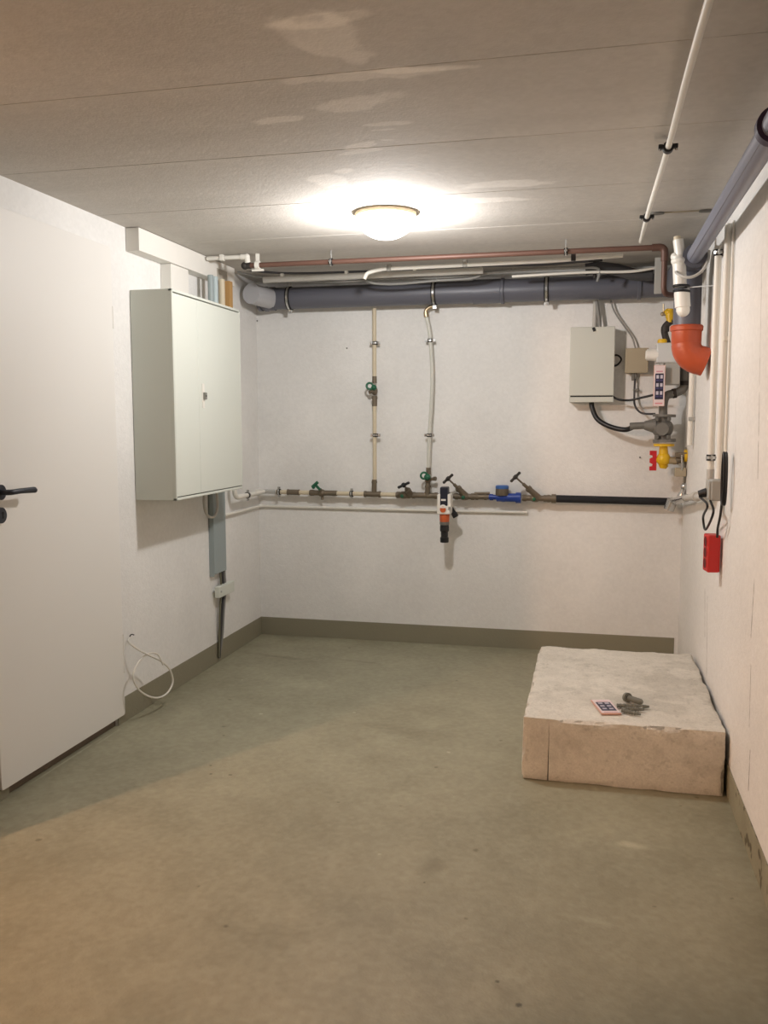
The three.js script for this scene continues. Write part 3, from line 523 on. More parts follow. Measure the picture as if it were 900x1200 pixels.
// filter
{ const z = 0.15, q = (px, py) => B(px, py, z), o = thing('water_filter', 'white, orange and black backwash water filter hanging below the pipe', 'water filter');
  const cx = q(521, 600).x, X = (px) => q(px, 600).x, Yq = py => q(521, py).y;
  obj('connection', [seg(513, 532, 0.0135), cyl(V(cx, Q(521).y, PZ), V(cx, Q(521).y, z), 0.022), disc(V(cx, Q(521).y, 0.1), ZD, 0.03, 0.03)], M.brass, o);
  obj('housing', [box(X(513), X(529.5), Yq(602), Yq(579), z - 0.045, z + 0.03, 0.008), box(X(513.5), X(529), Yq(602), Yq(592.5), z - 0.03, z + 0.036, 0.004), box(X(514), X(517), Yq(602), Yq(578.5), z - 0.03, z + 0.036, 0.004), box(X(525.5), X(529), Yq(602), Yq(578.5), z - 0.03, z + 0.036, 0.004)], M.whiteGlossy, o);
  obj('top_cover', [box(X(516.5), X(525.5), Yq(592.3), Yq(570.5), z - 0.035, z + 0.035, 0.006), cyl(V(cx, Yq(580), z - 0.01), V(cx, Yq(570.5), z - 0.01), 0.021)], M.navy, o, 'dark navy top cover');
  obj('nameplate', box(X(518), X(523.5), Yq(586.3), Yq(584.2), z + 0.0345, z + 0.0362), M.casing, o, 'small white printed nameplate');
  obj('dial', [disc(V(cx - 0.003, Yq(594.6), z + 0.034), ZD, 0.0195, 0.012)], M.whiteGlossy, o);
  obj('dial_pointer', disc(V(cx - 0.003, Yq(596.3), z + 0.04), ZD, 0.0165, 0.004), M.orange, o, 'round orange dial face');
  obj('dial_mark', box(cx - 0.015, cx + 0.009, Yq(594.6), Yq(593.4), z + 0.0405, z + 0.0428), M.whiteGlossy, o);
  obj('filter_bowl', lathe(V(cx, Yq(611.5), z), UP, [[0, 0], [0.026, 0], [0.0275, 0.008], [0.028, 0.05], [0.026, 0.055], [0, 0.055]]), M.orange, o, 'orange translucent bowl');
  obj('bowl_ring', lathe(V(cx, Yq(615), z), UP, [[0, 0], [0.025, 0], [0.027, 0.004], [0.027, 0.018], [0, 0.018]]), M.castGrey, o);
  obj('drain_tap', lathe(V(cx, Yq(635.5), z), UP, [[0, 0], [0.023, 0], [0.024, 0.004], [0.024, 0.028], [0.02, 0.03], [0.0205, 0.058], [0.0255, 0.066], [0.0255, 0.084], [0.024, 0.1], [0, 0.1]]), M.blackPlastic, o, 'black drain tap');
  obj('pressure_knob', [cyl(V(cx + 0.02, Yq(594), z - 0.03), V(cx + 0.055, Yq(604), z - 0.03), 0.016, 0.014), cbox(V(cx + 0.054, Yq(604), z - 0.03), 0.03, 0.026, 0.03, 0.004, 0.5)], M.blackPlastic, o, 'black side knob');
  settle(o, V(cx, Yq(635.5), z)); }
// water meter
{ const o = thing('water_meter', 'blue water meter with a round lidded counter', 'water meter');
  obj('body', [seg(573, 584, 0.014), cyl(Q(582), Q(606), 0.024), hexnut(Q(576), XD, 0.02, 0.018), disc(Q(607.5), XD, 0.03, 0.028), ball(Q(590), 0.03, 1.3, 0.85, 1)], M.blueMeter, o);
  const c = Q(588.5, -4.5, 0.005);
  obj('counter', lathe(V(c.x, Q(588).y + 0.012, c.z), UP, [[0, 0], [0.035, 0], [0.037, 0.006], [0.0365, 0.036], [0.034, 0.038], [0, 0.038]]), M.brass, o, 'brass counter housing');
  obj('lid', lathe(V(c.x, Q(588).y + 0.05, c.z), UP, [[0, 0], [0.037, 0], [0.0375, 0.012], [0.033, 0.018], [0, 0.02]]), M.meterLid, o, 'blue hinged lid');
  settle(o, Q(590)); }
// black insulated pipe and the galvanised corner
{ const o = thing('insulated_pipe', 'black foam-lagged horizontal pipe on the back wall', 'pipe');
  const a = Q(652), b = B(789, 588, PZ);
  obj('lagging', cyl(a, b, 0.0205, 0.0205, 24), M.insulation, o);
  obj('coupling', [seg(641, 654, 0.019), disc(Q(649), XD, 0.025, 0.024), disc(Q(643), XD, 0.021, 0.014)], M.brass, o);
  settle(o, a);
  const g = thing('corner_elbow', 'shiny galvanised elbow with union nuts in the room corner', 'pipe fitting');
  const c = V(W - 0.06, b.y, PZ), e = V(W - 0.05, B(802, 573, 0.2).y, 0.22), f2 = V(W - 0.045, R(812, 581, W - 0.045).y, R(812, 581, W - 0.045).z);
  const k0 = R(804, 583.5, W - 0.05);
  obj('elbow', [pipe([B(784, 588, PZ), c, V(W - 0.056, b.y + 0.01, 0.14), k0], 0.019, 0.05, 20), ball(c, 0.024)], M.zinc, g);
  obj('union_nut', hexnut(V(c.x - 0.012, c.y - 0.012, 0.12), V(0.35, 1, 0.2), 0.03, 0.05), M.zinc, g);
  obj('union_nut', hexnut(B(797, 584, 0.15), V(0.45, 1, 0), 0.022, 0.05), M.zinc, g);
  obj('vent_screw', [cyl(B(797, 584, 0.15), B(802, 571, 0.16), 0.015, 0.012), ball(B(802, 570, 0.16), 0.02)], M.zinc, g);
  settle(g, c);
  const s = thing('wall_pipe', 'grey pipe from the corner elbow rising white up the right wall', 'pipe');
  const wz = 1.38, wx = W - 0.035, yl = R(833, 582, wx).y;
  const j1 = R(816, 582, W - 0.045), j2 = R(827, 583, W - 0.038), j3 = V(wx, R(838, 568, wx).y, wz);
  obj('lower_section', [pipe([k0, j1, j2, V(wx, j3.y - 0.035, wz - 0.03), j3, V(wx, j3.y + 0.05, wz)], 0.0145, 0.04, 18), disc(j1, j2.clone().sub(j1), 0.021, 0.07)], M.conduit, s);
  obj('upper_section', cyl(V(wx, j3.y + 0.045, wz), V(wx, R(840, 300, wx).y + 0.03, wz), 0.013), M.whitePlastic, s);
  for (const py of [300, 538]) { const y = R(839, py, wx).y; clampRing(s, V(wx, y, wz), UP, 0.013, RIGHT, 0.034, { w: 0.02, lug: 0.018 }); }
  settle(s, V(wx, yl, wz));
  // slim conduit below the water main
  const cz = 0.012, Lc = thing('slim_conduit', 'slim white conduit running along the walls below the white water pipe', 'conduit');
  const y0 = B(330, 593.5, cz).y, st = R(263, 604, 0.012), yr = B(520, 598.5, cz).y;
  obj('tube', pipe([V(0.012, st.y, st.z), V(0.012, y0, 0.02), V(0.03, y0, cz), V(B(520, 598, cz).x, yr, cz), V(B(618, 598, cz).x, B(618, 600.5, cz).y, cz)], 0.0085, 0.012, 12), M.whitePlastic, Lc);
  settle(Lc, V(0.012, y0, cz)); }

{ const nail = (px, py, l) => { const t = thing('wall_nail', l, 'nail'), p = B(px, py, 0.006); obj('head', disc(p, ZD, 0.004, 0.003, 10), M.blackPlastic, t); obj('shank', cyl(V(p.x, p.y, 0), p, 0.002, 0.002, 6), M.blackPlastic, t); settle(t, V(p.x, p.y, 0)); };
  nail(406.5, 408, 'black nail in the back wall left of the ivory riser'); nail(750, 536, 'black nail in the back wall left of the red gas handle'); nail(301.5, 376, 'black nail in the plaster under the pale drain bend'); }
// ---------- meter box, junction box, cables ----------
{ const z = 0.1, a = B(669, 384, z), b = B(718.5, 471, z);
  const o = thing('meter_box', 'pale grey wall box with a black slot above the hose', 'box');
  obj('body', box(a.x, b.x, b.y, a.y, 0.0005, z - 0.012, 0.004), M.greyBox, o);
  const ys = B(690, 464.5, z).y;
  obj('cover', box(a.x - 0.002, b.x + 0.002, ys + 0.004, a.y + 0.002, z - 0.014, z, 0.004), M.greyBox, o);
  obj('slot', box(a.x + 0.004, b.x - 0.004, ys - 0.004, ys + 0.005, z - 0.014, z - 0.006), M.slotDark, o);
  obj('lower_lip', box(a.x - 0.002, b.x + 0.002, b.y - 0.001, ys - 0.003, z - 0.014, z, 0.003), M.greyBox, o);
  settle(o, V((a.x + b.x) / 2, b.y, 0));
  const j = B(733, 408, 0.05), k = B(759.5, 437, 0.05), jb = thing('junction_box', 'small beige square junction box beside the grey meter box', 'box');
  obj('body', box(j.x + 0.002, k.x - 0.002, k.y + 0.002, j.y - 0.002, 0.0005, 0.04, 0.003), M.beigeBox, jb);
  obj('lid', box(j.x, k.x, k.y, j.y, 0.036, 0.05, 0.004), M.beigeBox, jb);
  obj('cable_gland', [cyl(B(742, 446, 0.025), B(742, 437, 0.025), 0.009), cyl(B(745, 443, 0.025), B(745, 437, 0.025), 0.006)], M.castGrey, jb);
  settle(jb, V((j.x + k.x) / 2, k.y, 0));
  const q = (px, py, zz = 0.03) => B(px, py, zz), cb = (l, m, r, pts) => tag(obj('cable', cable(pts, r), m), l, 'cable');
  tag(obj('conduit_drop', cyl(q(698, 352, 0.04), q(696.5, 384, 0.04), 0.012), M.conduit), 'left of two grey conduits dropping into the meter box', 'conduit');
  tag(obj('conduit_drop', cyl(q(699, 352, 0.055), q(703, 383, 0.055), 0.009), M.greyCable), 'slimmer darker conduit dropping into the meter box', 'conduit');
  tag(obj('cable_tag', cbox(q(696, 386, 0.104), 0.014, 0.022, 0.006, 0.002, 0.4), M.slotDark), 'dark cable tie end on the meter box top edge', 'cable tie');
  cb('thin grey cable arching down to the beige junction box', M.greyCable, 0.0045, [q(715, 350), q(720, 365), q(732, 383), q(741, 396), q(745, 409)]);
  cb('short black cable loop between meter box and junction box', M.blackCable, 0.005, [q(717, 417, 0.05), q(724, 416.5), q(728, 421), q(724, 427), q(717, 430, 0.05)]);
  const hose = thing('black_hose', 'thick black hose from the meter box to the grey regulator', 'hose');
  obj('tube', cable([q(693, 470, 0.05), q(694, 478, 0.06), q(700, 491, 0.075), q(715, 500, 0.1), q(733, 503.5, 0.13), q(742, 500.5, 0.155)], 0.0135, 16), M.blackCable, hose); settle(hose, q(694, 478, 0.06));
  cb('black cable from the meter box towards the gas meter', M.blackCable, 0.006, [q(717, 464, 0.06), q(724, 468, 0.08), q(738, 469, 0.09), q(752, 466, 0.11), q(767, 462.5, 0.13)]);
  cb('grey-black cable from the junction box to the regulator', M.darkCable, 0.0055, [q(744, 444), q(743.5, 460), q(744, 475, 0.06), q(750, 483, 0.09), q(758, 485, 0.12), q(768, 485, 0.13)]);
  const cc = thing('cable_clip', 'small steel cable clip under the junction box', 'clip'); obj('clip_body', [cbox(q(745, 457, 0.018), 0.028, 0.012, 0.03, 0.003)], M.steelDull, cc); settle(cc, q(745, 457, 0)); }

// ---------- gas line at the right ----------
const GA = 0.16, ga = (px, py, dz = 0) => B(px, py, GA + dz);
{ const o = thing('gas_meter', 'white and grey gas meter with a side knob and yellow cap', 'gas meter');
  const x = px => ga(px, 430).x, y = py => ga(780, py).y;
  obj('upper_body', box(x(768.5), x(798), y(425.5), y(402), GA - 0.07, GA + 0.03, 0.008), M.gasWhite, o);
  obj('lower_body', box(x(778.5), x(797), y(451), y(424.5), GA - 0.07, GA + 0.02, 0.006), M.gasGrey, o);
  obj('side_knob', [cyl(ga(771, 416), ga(758, 416), 0.032, 0.029, 24), cyl(ga(759, 416), ga(756.5, 416), 0.027, 0.022, 24)], M.whiteGlossy, o);
  obj('cap', [lathe(ga(776.5, 403), UP, [[0, 0], [0.026, 0], [0.026, 0.018], [0.022, 0.024], [0, 0.024]])], M.yellow, o, 'yellow cap');
  settle(o, ga(783, 451));
  const e = thing('gas_elbow', 'dark iron elbow and small yellow valve above the gas meter', 'pipe fitting');
  obj('elbow', [pipe([ga(783, 404), ga(779, 392), ga(778, 384), ga(784, 378), ga(788, 376)], 0.017, 0.03), hexnut(ga(779.5, 386), UP, 0.023, 0.024)], M.darkIron, e);
  obj('valve_body', [cyl(ga(785, 378), ga(785, 362), 0.018), hexnut(ga(785, 370), UP, 0.024, 0.022), ball(ga(783, 366), 0.02)], M.yellow, e, 'yellow valve body');
  obj('valve_lever', [cyl(ga(781, 368), ga(776, 368), 0.009), ball(ga(776.5, 368), 0.011), cyl(ga(777.5, 368), ga(777.5, 356), 0.004)], M.brightBrass, e, 'thin brass lever');
  settle(e, ga(783, 404));
  const d = thing('gas_outlet_pipe', 'dark grey pipe curving from behind the gas meter to the regulator', 'pipe');
  obj('tube', pipe([ga(802, 405, -0.05), ga(802, 456, -0.05), ga(791, 461, -0.03), ga(780, 463), ga(777, 474), ga(777, 487)], 0.022, 0.05, 18), M.castGrey, d);
  obj('union_nut', hexnut(ga(803, 449, -0.05), UP, 0.029, 0.022), M.darkIron, d); obj('union_nut', hexnut(ga(790, 461, -0.025), V(1, 0.2, 0), 0.029, 0.02), M.darkIron, d);
  settle(d, ga(777, 487));
  const r = thing('gas_regulator', 'grey cast gas pressure regulator with flanges and a side spout', 'gas regulator');
  obj('body', [ball(ga(776.5, 502), 0.055, 1, 0.95, 1), cyl(ga(776.5, 517), ga(776.5, 488), 0.042, 0.036), cyl(ga(776, 503), ga(776, 503, 0.06), 0.032)], M.castGrey, r);
  obj('flange', [disc(ga(778.5, 487), V(0.03, 1, 0), 0.058, 0.014, 20)], M.castGrey, r); obj('flange', disc(ga(778.5, 516.5), V(-0.06, 1, 0), 0.058, 0.016, 20), M.castGrey, r);
  obj('spout', [cyl(ga(768, 499), ga(755, 498.5), 0.04, 0.022), cyl(ga(757, 498.5), ga(738, 499.5), 0.0185)], M.castGrey, r);
  for (const [px, py] of [[770, 512], [783, 512], [770, 491], [784, 491], [778, 503]]) obj('bolt', [hexnut(ga(px, py, 0.05), py > 500 && px === 778 ? ZD : UP, 0.011, 0.018)], M.castGrey, r);
  settle(r, ga(778, 518));
  const v = thing('gas_ball_valve', 'yellow gas ball valve with a red notched handle', 'valve');
  obj('flange', disc(ga(778, 521.5), UP, 0.052, 0.012, 28), M.yellow, v);
  obj('valve_body', [cyl(ga(777.5, 521), ga(777.5, 532), 0.02, 0.024), ball(ga(777.5, 538), 0.037, 0.95, 1.05, 0.95), cyl(ga(777.5, 545), ga(777, 549), 0.026, 0.016), cyl(ga(777, 539), ga(769, 539), 0.014)], M.yellow, v);
  const hx0 = ga(761.5, 540).x, hx1 = ga(769, 540).x, yy = py => ga(766, py).y, zc = GA;
  { const s = new THREE.Shape(); const P = [[hx0, 528.5], [hx1, 528.5], [hx1, 551], [hx0, 551], [hx0, 547], [hx0 + 0.013, 546.5], [hx0 + 0.016, 543.8], [hx0, 542], [hx0, 537.8], [hx0 + 0.016, 536], [hx0 + 0.013, 533.5], [hx0, 533]]; P.forEach(([x, py], i) => i ? s.lineTo(x, yy(py)) : s.moveTo(x, yy(py))); const g = new THREE.ExtrudeGeometry(s, { depth: 0.018, bevelEnabled: true, bevelSize: 0.0015, bevelThickness: 0.0015, bevelSegments: 1 }); g.translate(0, 0, zc - 0.009); obj('handle', g, M.red, v, 'red notched handle'); }
  settle(v, ga(777, 549));
  const b = thing('gas_wall_bracket', 'brass-coloured bracket tying the gas valve to the right wall', 'bracket');
  obj('nipple', [cyl(ga(784, 539.5), ga(793, 540), 0.019), hexnut(ga(790, 540), XD, 0.022, 0.014)], M.brightBrass, b);
  const x0 = ga(791, 540).x, g1 = ga(791, 532).y, g2 = ga(791, 555).y;
  obj('clamp_plate', box(x0, W - 0.004, ga(791, 536).y, ga(791, 530).y, GA - 0.02, GA + 0.03, 0.003), M.brass, b);
  obj('clamp_plate', box(x0, W - 0.004, ga(791, 558).y, ga(791, 548).y, GA - 0.02, GA + 0.03, 0.003), M.beigeBox, b);
  obj('clamp_bolt', cyl(ga(799, 551, 0.03), ga(799, 533, 0.03), 0.005), M.zinc, b);
  obj('pipe_stub', [cyl(ga(792, 540), V(W - 0.008, ga(792, 536).y, GA), 0.02)], M.brass, b);
  obj('flange', [disc(V(W - 0.008, ga(792, 534).y, GA), XD, 0.032, 0.014)], M.yellow, b);
  obj('wall_rail', box(W - 0.012, W - 0.0005, ga(800, 580).y, ga(800, 524).y, GA - 0.045, GA - 0.022, 0.002), M.steelDull, b);
  settle(b, V(W, ga(792, 540).y, GA));
}
{ const wx = W - 0.02, b0 = R(808, 522, wx), o = thing('corner_conduit', 'white conduit on the right wall just behind the orange bend', 'conduit');
  obj('tube', cyl(V(wx, b0.y, b0.z), V(wx, PY - 0.12, b0.z), 0.013), M.whitePlastic, o);
  obj('clip', box(wx - 0.01, W - 0.0005, b0.y + 0.12, b0.y + 0.138, b0.z - 0.018, b0.z + 0.018, 0.002), M.gasGrey, o); settle(o, b0); }
// printed cards: dark panel with white squares on pale stock
const cardTex = (() => { const w = 96, h = 192; return tex(w, h, (u, v) => {
  const t = 1 - v; if (t < 0.2 || t > 0.84 || u < 0.1 || u > 0.9) { if ((t < 0.16 && t > 0.13 && u > 0.2 && u < 0.8)) return [214, 150, 160]; if (t > 0.92 && t < 0.96 && u > 0.15 && u < 0.85) return [222, 150, 158]; return [232, 214, 214]; }
  for (let r = 0; r < 3; r++) for (let c = 0; c < 2; c++) { const cx = 0.33 + c * 0.36, cy = 0.28 + r * 0.2; if (Math.abs(u - cx) < 0.12 && Math.abs(t - cy) < 0.045) return [205, 200, 212]; if (Math.abs(u - cx) < 0.14 && Math.abs(t - cy - 0.085) < 0.02) return [70, 66, 110]; }
  return [36, 34, 58]; }); })();
M.card = std({ map: cardTex, roughness: 0.45 });
{ const a = ga(766.5, 428, 0.06), b = ga(778.5, 476, 0.06), o = thing('hanging_tag', 'narrow printed tag with white squares hanging on the gas meter', 'tag');
  const w = Math.abs(b.x - a.x), h = a.y - b.y;
  const cg = new THREE.PlaneGeometry(w - 0.004, h - 0.004); cg.translate((a.x + b.x) / 2, (a.y + b.y) / 2, GA + 0.0605 + 0.001);
  obj('backing', box(a.x, b.x, b.y, a.y, GA + 0.055, GA + 0.061, 0.001), M.rose, o);
  obj('print', cg, M.card, o, 'dark print with six white squares', true);
  obj('hook', cyl(V((a.x + b.x) / 2, a.y + 0.002, GA + 0.058), V((a.x + b.x) / 2, a.y + 0.012, GA + 0.03), 0.002, 0.002, 8), M.zinc, o);
  settle(o, V((a.x + b.x) / 2, b.y, GA + 0.058)); }

// ---------- right wall electrics ----------
{ const wx = W - 0.018, z0 = 1.5;
  const o = thing('wall_conduit', 'white conduit running up the right wall from the socket box', 'conduit');
  const yb = R(845, 562, wx).y, yt = R(852, 265, wx).y;
  obj('tube', cyl(V(wx, yb, z0), V(wx, yt, z0), 0.0125), M.whitePlastic, o);
  obj('clip', [box(wx - 0.004, W - 0.0005, R(852, 395, wx).y - 0.008, R(852, 395, wx).y + 0.008, z0 - 0.02, z0 + 0.02, 0.002)], M.whitePlastic, o);
  settle(o, V(wx, yb, z0));
  const o2 = thing('thin_wall_cable', 'thin white cable clipped beside the conduit on the right wall', 'cable');
  obj('cable_run', cyl(V(W - 0.007, yb - 0.02, z0 + 0.055), V(W - 0.007, yt, z0 + 0.05), 0.005), M.whitePlastic, o2); settle(o2, V(W - 0.007, yb, z0 + 0.055));
  const sb = thing('socket_box', 'grey surface socket box under the conduit on the right wall', 'socket');
  const y1 = R(840, 564, W - 0.04).y, y0 = R(840, 590, W - 0.04).y;
  obj('body', box(W - 0.05, W - 0.0005, y0, y1, z0 - 0.045, z0 + 0.035, 0.008), M.gasGrey, sb);
  obj('lid', box(W - 0.058, W - 0.048, y0 + 0.004, y1 - 0.004, z0 - 0.04, z0 + 0.03, 0.005), M.gasGrey, sb);
  obj('plug', [cyl(V(W - 0.056, (y0 + y1) / 2 - 0.012, z0 - 0.03), V(W - 0.085, (y0 + y1) / 2 - 0.02, z0 - 0.035), 0.018, 0.014)], M.blackPlastic, sb, 'black plug');
  settle(sb, V(W, y0, z0));
  const k = (px, py, x) => R(px, py, x), cb = (l, pts, r = 0.0045) => tag(obj('flex_cable', cable(pts, r), M.blackCable), l, 'cable');
  cb('black cable looping below the socket box', [V(W - 0.08, (y0 + y1) / 2 - 0.03, z0 - 0.04), k(829, 592, W - 0.07), k(824, 608, W - 0.06), k(825.5, 619, W - 0.055), k(831, 614, W - 0.055), k(836, 600, W - 0.05), V(W - 0.045, y0 - 0.002, z0 - 0.01)]);
  const coil = thing('cable_coil', 'black cable wound in a long upright coil beside the socket box', 'cable');
  for (const [s, dx] of [[0, 0], [0.006, 0.007]]) { const c0 = k(847, 530, W - 0.03), c1 = k(848, 592, W - 0.03), pts = []; const cy = (c0.y + c1.y) / 2, hy = (c0.y - c1.y) / 2, cz = (c0.z + c1.z) / 2 + 0.01; for (let i = 0; i <= 24; i++) { const a = i / 24 * Math.PI * 2; pts.push(V(W - 0.032 + dx, cy + Math.sin(a) * hy, cz + s + Math.cos(a) * 0.026)); } const g = new THREE.TubeGeometry(new THREE.CatmullRomCurve3(pts.slice(0, 24), true), 60, 0.0045, 8, true); obj('winding', g, M.blackCable, coil); }
  settle(coil, k(847, 592, W));
  cb('black cable hanging down to the red socket block', [k(846, 588, W - 0.03), k(844, 605, W - 0.034), k(841, 620, W - 0.034), k(840.5, 630, W - 0.034)]);
  const rb = thing('socket_block', 'red triple socket block hanging by its black cable', 'socket');
  const ta = k(831, 628, W - 0.056), za = 1.48, zb = 1.515, yT = k(838, 627.5, W - 0.03).y, yB = k(838, 673.5, W - 0.03).y;
  const A = new THREE.Shape(); // cross-section seen from above: socket face slants
  const hgt = yT - yB;
  obj('body', box(W - 0.058, W - 0.012, yB, yT, 1.465, 1.535, 0.006), M.redBlock, rb);
  for (let i = 0; i < 3; i++) { const y = yB + hgt * (0.8 - i * 0.29); obj('socket_well', [band(V(W - 0.058, y, 1.5), XD, 0.0195, 0.0215, 0.004)], M.redBlock, rb); obj('socket_insert', [disc(V(W - 0.0575, y, 1.5), XD, 0.0195, 0.0025)], M.redHole, rb, 'dark red socket opening'); }
  settle(rb, V(W - 0.033, yB, 1.5)); rb.rotation.y = 0.14; }

// ---------- cable duct under the cabinet ----------
{ const w = 0.03, a = R(251, 640, w), b = R(265, 640, w), y0 = R(258, 671, w).y, y1 = CY0 - 0.001;
  const zA = Math.max(a.z, b.z), zB = Math.min(a.z, b.z);
  const o = thing('cable_duct', 'blue-grey plastic cable duct below the cabinet', 'cable duct');
  obj('lid', box(w - 0.006, w, y0, y1, zB, zA, 0.002), M.duct, o);
  obj('channel', [box(0.0005, w - 0.004, y0 - 0.012, y1, zA - 0.004, zA), box(0.0005, w - 0.004, y0 - 0.008, y1, zB, zB + 0.004), box(0.0005, 0.004, y0 - 0.01, y1, zB, zA)], M.duct, o);
  settle(o, V(0, y0, (zA + zB) / 2));
  const q = (px, py, x = 0.05) => R(px, py, x);
  tag(obj('cable_loop', cable([q(240, 572), q(239, 588), q(241, 600), q(246, 606), q(252, 604), q(255, 594), q(254, 578)], 0.007), M.conduit), 'pale cable looping under the cabinet beside the duct', 'cable');
  const cl = thing('cable_clamp', 'grey-green plastic cable clamp below the duct', 'clamp');
  const c0 = q(254, 690, 0.03), c1 = q(272, 690, 0.03);
  obj('clamp_bar', [box(0.018, 0.045, q(263, 697, 0.03).y, q(263, 684, 0.03).y, c1.z, c0.z, 0.004)], M.cabinet, cl);
  obj('screw', [cyl(V(0.0005, q(263, 690, 0.03).y, c0.z - 0.02), V(0.05, q(263, 690, 0.03).y, c0.z - 0.02), 0.005)], M.zinc, cl); settle(cl, V(0, c0.y, (c0.z + c1.z) / 2));
  [['darker', 260, 262, 261, 258, M.darkCable], ['paler', 263, 264, 263, 260, M.greyCable], ['middle grey-green', 258, 259, 258.5, 257, std({ color: 0x6f6c58, roughness: 0.6 })]].forEach(([n, p0, p1, p2, p3, m], i) => tag(obj('floor_cable', cable([q(p0, 668, 0.02), q(p1, 690, 0.022), q(p2 - 1, 720, 0.022), q(p3, 750, 0.014), R(257 - i * 0.3, 771 - i * 0.5, 0.012)], 0.0075 - i * 0.001), m), n + ' cable running from the duct down to the floor', 'cable')); }
// coiled white cable near the door
{ const q = (px, py, x) => R(px, py, x);
  const o = thing('loose_cable', 'white cable end curled in a loop out of the left wall', 'cable');
  obj('loop', cable([q(153, 746, 0.001), q(150.5, 752, 0.02), q(160, 760, 0.05), q(175, 768, 0.075), q(189, 775, 0.09), q(199, 785, 0.1), q(202.5, 799, 0.1), q(197, 811, 0.1), q(186, 817.5, 0.095), q(172, 815, 0.085), q(161, 806, 0.07), q(156, 793, 0.06), q(160, 780, 0.055), q(169, 769, 0.06), q(178, 765, 0.075), q(186, 768, 0.085), q(189, 774, 0.097), q(191, 779, 0.1)], 0.0042), M.whitePlastic, o);
  obj('bare_end', cable([q(152, 746, 0.004), q(154, 743.5, 0.015), q(157, 744, 0.02)], 0.0025, 6), M.darkCable, o, 'dark stripped strands at the wall');
  settle(o, q(153, 746, 0)); }

// ---------- concrete block and the things on it ----------
const blockMap = tex(1024, 1024, (u, v) => { const n = fbm(u, v, 5, 5, 501) - 0.5, m = fbm(u, v, 30, 4, 511) - 0.5, g = fbm(u, v, 200, 2, 521) - 0.5, st = sstep(0.56, 0.66, fbm(u, v, 6, 5, 531)), pit = sstep(0.7, 0.76, fbm(u, v, 48, 3, 541)); const k = n * 26 + m * 20 + g * 18 - st * 11 - pit * 12; return [214 + k, 208 + k, 196 + k]; }, true, 1 / 0.9);
M.block = std({ map: blockMap, roughness: 0.95, bumpMap: grainBump, bumpScale: 0.003 });
function roughBlock(x0, x1, y0, y1, z0, z1, seed, chip, joint) {   // joint(axis, side, point): faces that meet the next piece keep sharp edges
  const g = new THREE.BoxGeometry(x1 - x0, y1 - y0, z1 - z0, Math.max(4, Math.round((x1 - x0) / 0.012)), Math.max(6, Math.round((y1 - y0) / 0.012)), Math.max(6, Math.round((z1 - z0) / 0.014)));
  g.translate((x0 + x1) / 2, (y0 + y1) / 2, (z0 + z1) / 2);
  const p = g.attributes.position, lo = [x0, y0, z0], hi = [x1, y1, z1];
  for (let i = 0; i < p.count; i++) {
    const c = [p.getX(i), p.getY(i), p.getZ(i)], near = c.map((v, k) => Math.min(joint && joint(k, 0, c) ? 9 : v - lo[k], joint && joint(k, 1, c) ? 9 : hi[k] - v)), s = [...near].sort((a, b) => a - b);
    const n1 = fbm(c[0] * 0.7 + c[1] * 0.9 + 0.11, c[2] * 0.6 - c[1] * 0.5 + 0.37, 14, 4, seed), n2 = fbm(c[0] * 1.1 + 0.2 + c[1], c[2] * 1.1 + c[1] * 0.7, 40, 3, seed + 9);
    const e = Math.max(0, 1 - s[1] / 0.03), push = e * e * chip * sstep(0.35, 0.75, n1) + e * e * 0.0015;
    for (let k = 0; k < 3; k++) { if (k === 1 && c[1] < y0 + 0.02) continue; const sg = c[k] - lo[k] < hi[k] - c[k] ? 1 : -1; if (near[k] < 0.0305) { c[k] += sg * push * (near[k] < 0.002 ? 1 : 0.6); if (near[k] < 1e-5) c[k] += sg * (n2 * 0.0035); } }
    p.setXYZ(i, ...c);
  }
  return toCreasedNormals(g, 0.7);
}
const BX0 = 1.726, BX1 = W - 0.012, BZ0 = 0.82, BZ1 = 1.878, BH = 0.235, zn = BZ1 - 0.25, xn = C(642, 917, 0).x;
{ const o = thing('concrete_block', 'big pale concrete block with a cracked front corner on the floor', 'concrete block');
  obj('slab', roughBlock(xn + 0.001, BX1, 0.002, BH, BZ0, BZ1, 601, 0.008, (k, sd, c) => k === 0 && sd === 0), M.block, o);
  obj('slab_side', roughBlock(BX0, xn + 0.004, 0.002, BH, BZ0, zn, 601, 0.012, (k, sd) => (k === 0 && sd === 1) || (k === 2 && sd === 1)), M.block, o);
  const g = roughBlock(BX0, xn + 0.001, 0.002, BH, zn, BZ1 - 0.001, 601, 0.008, (k, sd) => (k === 0 && sd === 1) || (k === 2 && sd === 0)); g.translate(-xn, -BH, 0); g.rotateZ(-0.018); g.translate(xn, BH, 0);
  obj('corner_brick', g, M.block, o, 'narrow piece split off at the front corner');
  settle(o, V((BX0 + BX1) / 2, 0, (BZ0 + BZ1) / 2)); }
const TOP = BH + 0.0005;
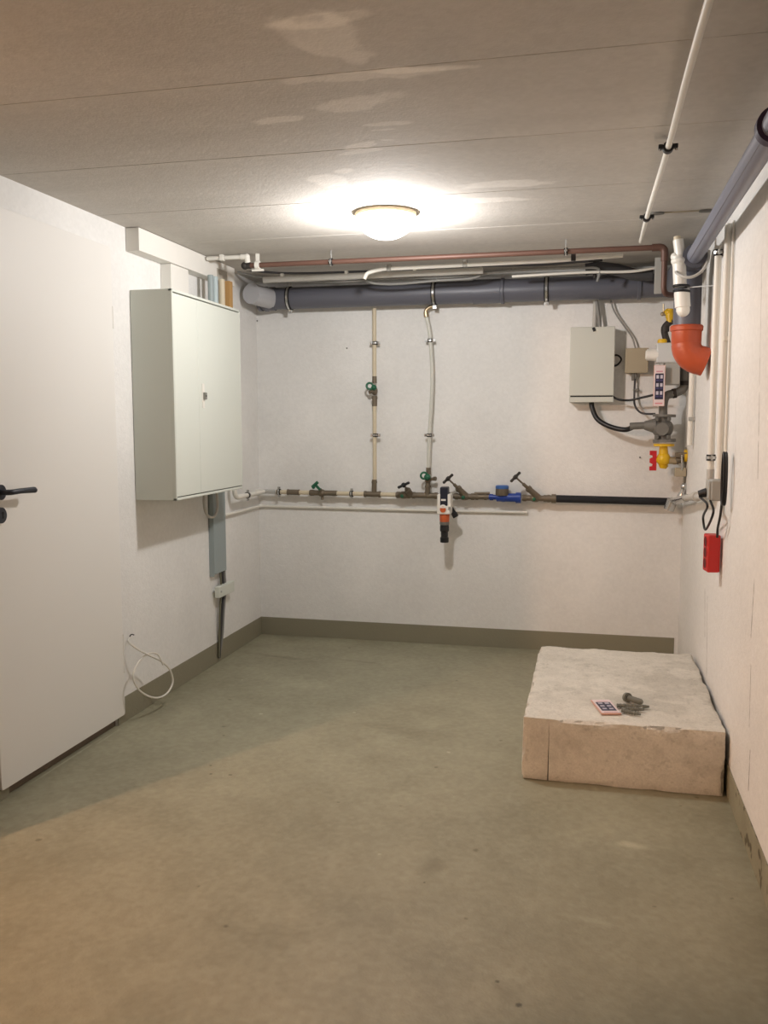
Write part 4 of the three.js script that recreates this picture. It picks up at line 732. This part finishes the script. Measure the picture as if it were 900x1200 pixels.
{ const q = (px, py) => C(px, py, TOP), p = [q(692, 821.5), q(714, 821.5), q(728.5, 837.5), q(705.5, 839)];
  const o = thing('phone', 'rose-edged phone with dark app screen lying on the concrete block', 'phone');
  const c = p.reduce((s, v) => s.add(v), V(0, 0, 0)).multiplyScalar(0.25), dir = p[3].clone().add(p[2]).sub(p[0]).sub(p[1]), ang = Math.atan2(dir.x, dir.z);
  const g = new RoundedBoxGeometry(0.074, 0.0066, 0.16, 3, 0.0032); obj('case', g, M.rose, o);
  const f = new THREE.PlaneGeometry(0.068, 0.154); f.rotateX(-Math.PI / 2); f.translate(0, 0.0038, 0); obj('screen', f, M.card, o, 'dark screen with two rows of white icons', true);
  o.position.set(c.x, TOP + 0.0036, c.z); o.rotation.y = ang;
  // wall plugs and screws
  const mk = (label, a, b, r, group) => { const t = thing('wall_plug', label, 'wall plug', null, group); const A = q(...a), Bq = q(...b); A.y = Bq.y = TOP + r; const d = Bq.clone().sub(A), L = d.length(), prof = [[0, 0]]; for (let i = 0; i <= 12; i++) prof.push([r * (i % 2 ? 0.78 : 1) * (i > 10 ? 0.8 : 1), L * i / 12]); prof.push([0, L]); obj('ribbed_sleeve', lathe(A, d, prof, 12), M.anchor, t); const e = Bq.clone().addScaledVector(d.clone().normalize(), 0.012); obj('tip', cyl(Bq, e, r * 0.7, r * 0.4, 10), M.anchor, t); settle(t, A); };
  mk('ribbed grey wall plug longest and rearmost of three beside the phone', [723, 829.5], [748, 830], 0.0085, 'wall plugs beside the phone');
  mk('ribbed grey wall plug in the middle of three beside the phone', [733, 833], [751, 834], 0.0085, 'wall plugs beside the phone');
  mk('ribbed grey wall plug lying aslant, frontmost of three beside the phone', [729, 835], [747, 839], 0.008, 'wall plugs beside the phone');
  const s = thing('loose_screw', 'short grey screw beyond the wall plug tips', 'screw'); { const A = q(754, 830.5), Bq = q(760.5, 830.5); A.y = Bq.y = TOP + 0.008; obj('shank', cyl(A, Bq, 0.0075, 0.004, 10), M.anchor, s); obj('head', disc(A, Bq.clone().sub(A), 0.008, 0.006, 6), M.anchor, s); settle(s, A); }
  const h = thing('eye_bolt', 'dark iron bolt with round washer end lying on the block', 'bolt'); { const A = q(735, 823), Bq = q(750, 826); A.y = TOP + 0.0185; Bq.y = TOP + 0.012; const d = Bq.clone().sub(A); obj('washer_head', disc(A, V(0.5, 0.15, 0.85), 0.018, 0.012, 24), M.anchor, h); obj('head_bore', disc(A.clone().addScaledVector(V(0.5, 0.15, 0.85).normalize(), 0.004), V(0.5, 0.15, 0.85), 0.009, 0.0085, 16), M.keyhole, h); obj('shank', [cyl(A, Bq, 0.011, 0.0115, 14), ball(Bq, 0.0115)], M.anchor, h); settle(h, A); } }

scene.traverse(o => { if (o.isMesh) { o.castShadow = true; o.receiveShadow = true; } });
renderer.render(scene, camera);
